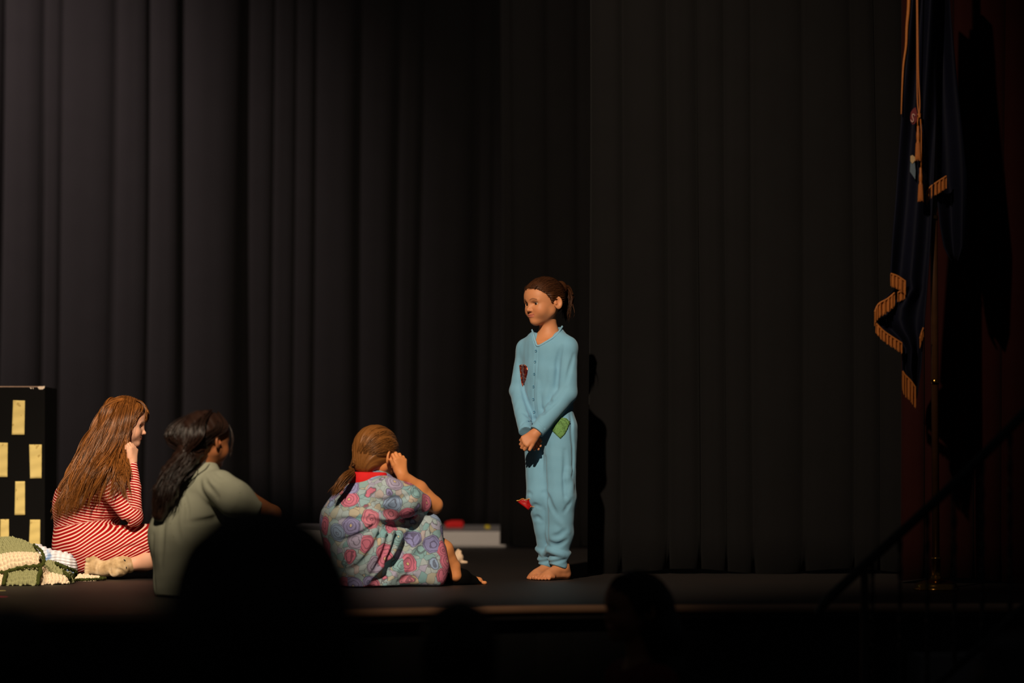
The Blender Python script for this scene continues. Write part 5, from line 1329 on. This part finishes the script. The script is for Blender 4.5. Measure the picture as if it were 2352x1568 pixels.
    plate('emblem_wheat', [(2091, 358), (2096, 356), (2101, 360), (2103, 366), (2099, 372), (2095, 376), (2091, 370)], srgb(190, 160, 116), 10.884)
    plate('emblem_shield', [(2091, 372), (2095, 377), (2101, 373), (2103, 392), (2102, 412), (2097, 404), (2090, 394)], srgb(92, 108, 122), 10.886)
flag()

# ------------------------------------------------------------------ steps and iron railing at the right end
def stairs():
    GP = simple('grey_step_paint', srgb(112, 108, 108), 0.6, 0.15, 5)
    x0, x1 = W(2078, 0, 9.9)[0], 2.9
    root = empty('stage_steps', ((x0 + x1) / 2, 9.5, AUD), 'grey painted steps leading up to the right end of the stage', 'steps')
    for k in range(3):
        z = -0.17 * (k + 1); y1 = 9.99 - 0.27 * k; boxmesh('step', (x0 + 0.02, y1 - 0.28, AUD), (x1, y1, z), GP, root, 0.006)
    root2 = empty('iron_railing', (2.0, 8.95, AUD), 'black wrought iron stair railing with twisted balusters in front of the flag', 'railing')
    IR = simple('black_iron', srgb(14, 14, 14), 0.5, 0.2, 40); d = 8.95
    top = [(1878, 1412), (1892, 1388), (1912, 1366), (1992, 1292), (2190, 1112), (2352, 950), (2470, 832)]
    tube_solid('handrail', [W(x, y, d) for x, y, _ in catmull([(x, y, 0) for x, y in top], 60)], 0.0155, IR, root2, 12)
    bot = [(1986, 1726), (2100, 1618), (2352, 1392), (2470, 1285)]
    tube_solid('bottom_rail', [W(x, y, d) for x, y in bot], 0.012, IR, root2, 8)
    for x in (2004, 2067, 2130, 2192, 2256, 2320, 2384, 2448):
        yt = np.interp(x, [p[0] for p in top], [p[1] for p in top]); yb = np.interp(x, [p[0] for p in bot], [p[1] for p in bot])
        n = 60; V = []; c0, c1 = W(x, yt, d), W(x, yb, d)
        for i in range(n):
            t = i / (n - 1); p = c0 + (c1 - c0) * t; a = t * math.pi * 7
            for q in range(4):
                b = a + q * math.pi / 2; u = np.array([math.cos(b), math.sin(b), 0]); V.append(p + u * (0.0085 if q % 2 else 0.0055))
        F = [(i * 4 + q, i * 4 + (q + 1) % 4, (i + 1) * 4 + (q + 1) % 4, (i + 1) * 4 + q) for i in range(n - 1) for q in range(4)] + [(3, 2, 1, 0), tuple((n - 1) * 4 + q for q in range(4))]
        link_mesh('baluster', V, F, IR, root2, smooth=False)
    for x, y in ((1986, 1726),):
        a, b = W(1986, 1310, d), W(1986, 1310, d); b = np.array([a[0], a[1], AUD]); tube_solid('newel_post', [a, b], 0.013, IR, root2, 8)
    b = W(2470, 832, d); tube_solid('newel_post', [b, (b[0], b[1], AUD)], 0.013, IR, root2, 8)
stairs()

# ------------------------------------------------------------------ children in the dark stalls
def onlooker(px, top, d, s, yaw, label, hair, cloth, skin, long=False, vox=0.006, face=False, pitch=0):
    hz = W(px, top, d); eye = hz + np.array([0, 0, -0.124 * s])
    HF = Frame(eye, yaw, pitch, 0, s)
    root = empty('person', (hz[0], d, AUD), label, 'person', 'watching children')
    f, l = HF.R[1] * np.array([1, 1, 0]), HF.R[0] * np.array([1, 1, 0])
    f, l = unit(f), unit(l); N = eye - f * 0.03 * s + np.array([0, 0, -0.165 * s])
    hgt = eye[2] - AUD; hip = np.array([N[0], N[1], AUD + hgt * 0.50]); S = Shape(); P = Shape()
    add_head(S, HF, N, 0.04)
    sh = [N + l * q * 0.125 * s + np.array([0, 0, -0.05 * s]) for q in (-1, 1)]
    for A, q in ((S, 0.0), (P, 0.014)):
        A.cap(N + [0, 0, -0.09 * s], hip, 0.085 * s + q, 0.10 * s + q, 0.05, 'u', 0, (f, 0.72)); A.cap(sh[0], sh[1], 0.042 * s + q, 0.042 * s + q, 0.05)
        for w, k in zip(sh, (-1, 1)):
            e = w + l * k * 0.03 + f * 0.02 + np.array([0, 0, -0.24 * s]); h = e + f * 0.10 + np.array([0, 0, -0.14 * s])
            A.cap(w, e, 0.036 * s + q, 0.03 * s + q, 0.03); A.cap(e, h, 0.03 * s + q, 0.022 * s + q * 0.6, 0.01)
            if q == 0: add_hand(S, h, f * 0.6 + np.array([0, 0, -0.8]), l * k, -k if False else k, 0.95 * s)
        for k in (-1, 1):
            a = hip + l * k * 0.06 * s; b = np.array([a[0], a[1], AUD + hgt * 0.27]); c = np.array([a[0], a[1], AUD + 0.06])
            A.cap(a, b, 0.065 * s + q, 0.048 * s + q, 0.03); A.cap(b, c, 0.046 * s + q, 0.03 * s + q, 0.01)
            if q == 0: S.cap(c + [0, 0, -0.03], c + f * 0.10 + np.array([0, 0, -0.035]), 0.03, 0.024, 0.01)
    for q in (-1, 1):
        a = hip + l * q * 0.06 * s; c = np.array([a[0], a[1], AUD + 0.075]); P.plane(c, (0, 0, -1), 0.004, c - 0.12, c + np.array([0.12, 0.12, 0.0]))
    P.cap(N + [0, 0, 0.04], N + [0, 0, -0.06] , 0.05 * s, 0.052 * s, 0.01, 's')
    V, Q = S.mesh(0.0038 if face else vox); link_mesh('body', V, Q, attr_mat('skin_dark_stalls', rough=0.6, var=0.05), root, attrs={'col': skin_colors(V, [HF], skin)})
    V, Q = P.mesh(0.011); link_mesh('clothes', V, Q, simple('stalls_cloth', cloth, 0.9, 0.15, 30), root)
    H = Shape(); R = HF.R
    H.ell(HF(0, -0.016, 0.030), np.array((0.082, 0.100, 0.090)) * s, 0, 'u', 0, R); H.plane(HF(0, 0.060, 0.055), unit(HF.dir(0, 0.80, -0.60)), 0.006)
    H.ell(HF(0, -0.05, -0.03), np.array((0.068, 0.055, 0.065)) * s, 0.03, 'u', 0, R)
    if long: H.chain([HF(0, -0.07, 0.0), HF(0, -0.09, -0.08), HF(0, -0.10, -0.19), HF(0, -0.10, -0.26)], [0.065 * s, 0.070 * s, 0.065 * s, 0.03 * s], 0.03)
    H.warp(lambda p: 0.002 * vnoise(p, 90, 5) + 0.0015 * np.sin((p @ unit([0.7, 0.6, 0.2])) * 260))
    HM = hair_mat('stalls_hair', tuple(c * 0.6 for c in hair[:3]) + (1,), hair); V, Q = H.mesh(0.006); ho = link_mesh('hair', V, Q, HM, root)
    cur = []; g = np.random.default_rng(int(px) % 97)
    for i in range(260):
        th = g.uniform(-3.1, 3.1); a0 = np.array([0.02 * math.sin(th), 0.01 * math.cos(th) - 0.01, 0.118]); e = np.array([0.084 * math.sin(th), -0.016 + 0.102 * math.cos(th), 0.02])
        if math.cos(th) > 0.55: e = np.array([0.080 * math.sin(th), 0.080 * math.cos(th), 0.055])
        mid = (a0 + e) / 2; dv = mid - np.array([0, -0.016, 0.03]); mid = np.array([0, -0.016, 0.03]) + dv / np.linalg.norm(dv / np.array([0.083, 0.101, 0.091]))
        pts = [a0, mid, e] + ([e * np.array([0.95, 0.95, 1]) + np.array([0, -0.006, -0.07]), np.array([e[0] * 0.85, min(e[1], -0.02) - 0.03, -0.12 if not long else -0.2])] if math.cos(th) < 0.35 else [])
        cur.append(np.array([HF(*q) for q in catmull(pts, 12)]))
    V, F = tubes(cur, 0.0015 * s, 3); link_mesh('hair_strands', V, F, HM, ho)
    if face: add_eyes(HF, root, EYE)
DK = srgb(30, 22, 18)
onlooker(600, 1108, 2.4, 1.10, 178, 'large blurred dark head of the nearest onlooker, in front of the seated girls', DK, srgb(24, 24, 26), srgb(120, 80, 58)[:3], vox=0.009)
onlooker(1452, 1306, 8.5, 1.0, 68, 'dark-haired onlooker in dark red top seen in profile below the stage edge', srgb(24, 18, 15), srgb(96, 14, 12), srgb(150, 96, 66)[:3], True, face=True)
onlooker(22, 1392, 5.4, 1.0, 170, 'dark blurred onlooker at the bottom left corner', DK, srgb(24, 24, 26), srgb(120, 80, 58)[:3], vox=0.009)
onlooker(1056, 1374, 6.4, 1.0, 184, 'dark blurred onlooker below the flowered dress and bare feet', DK, srgb(26, 24, 24), srgb(120, 80, 58)[:3], vox=0.009)
onlooker(2330, 1446, 5.8, 1.05, 176, 'dark blurred onlooker at the bottom right corner below the railing', DK, srgb(22, 22, 24), srgb(120, 80, 58)[:3], True, vox=0.009)
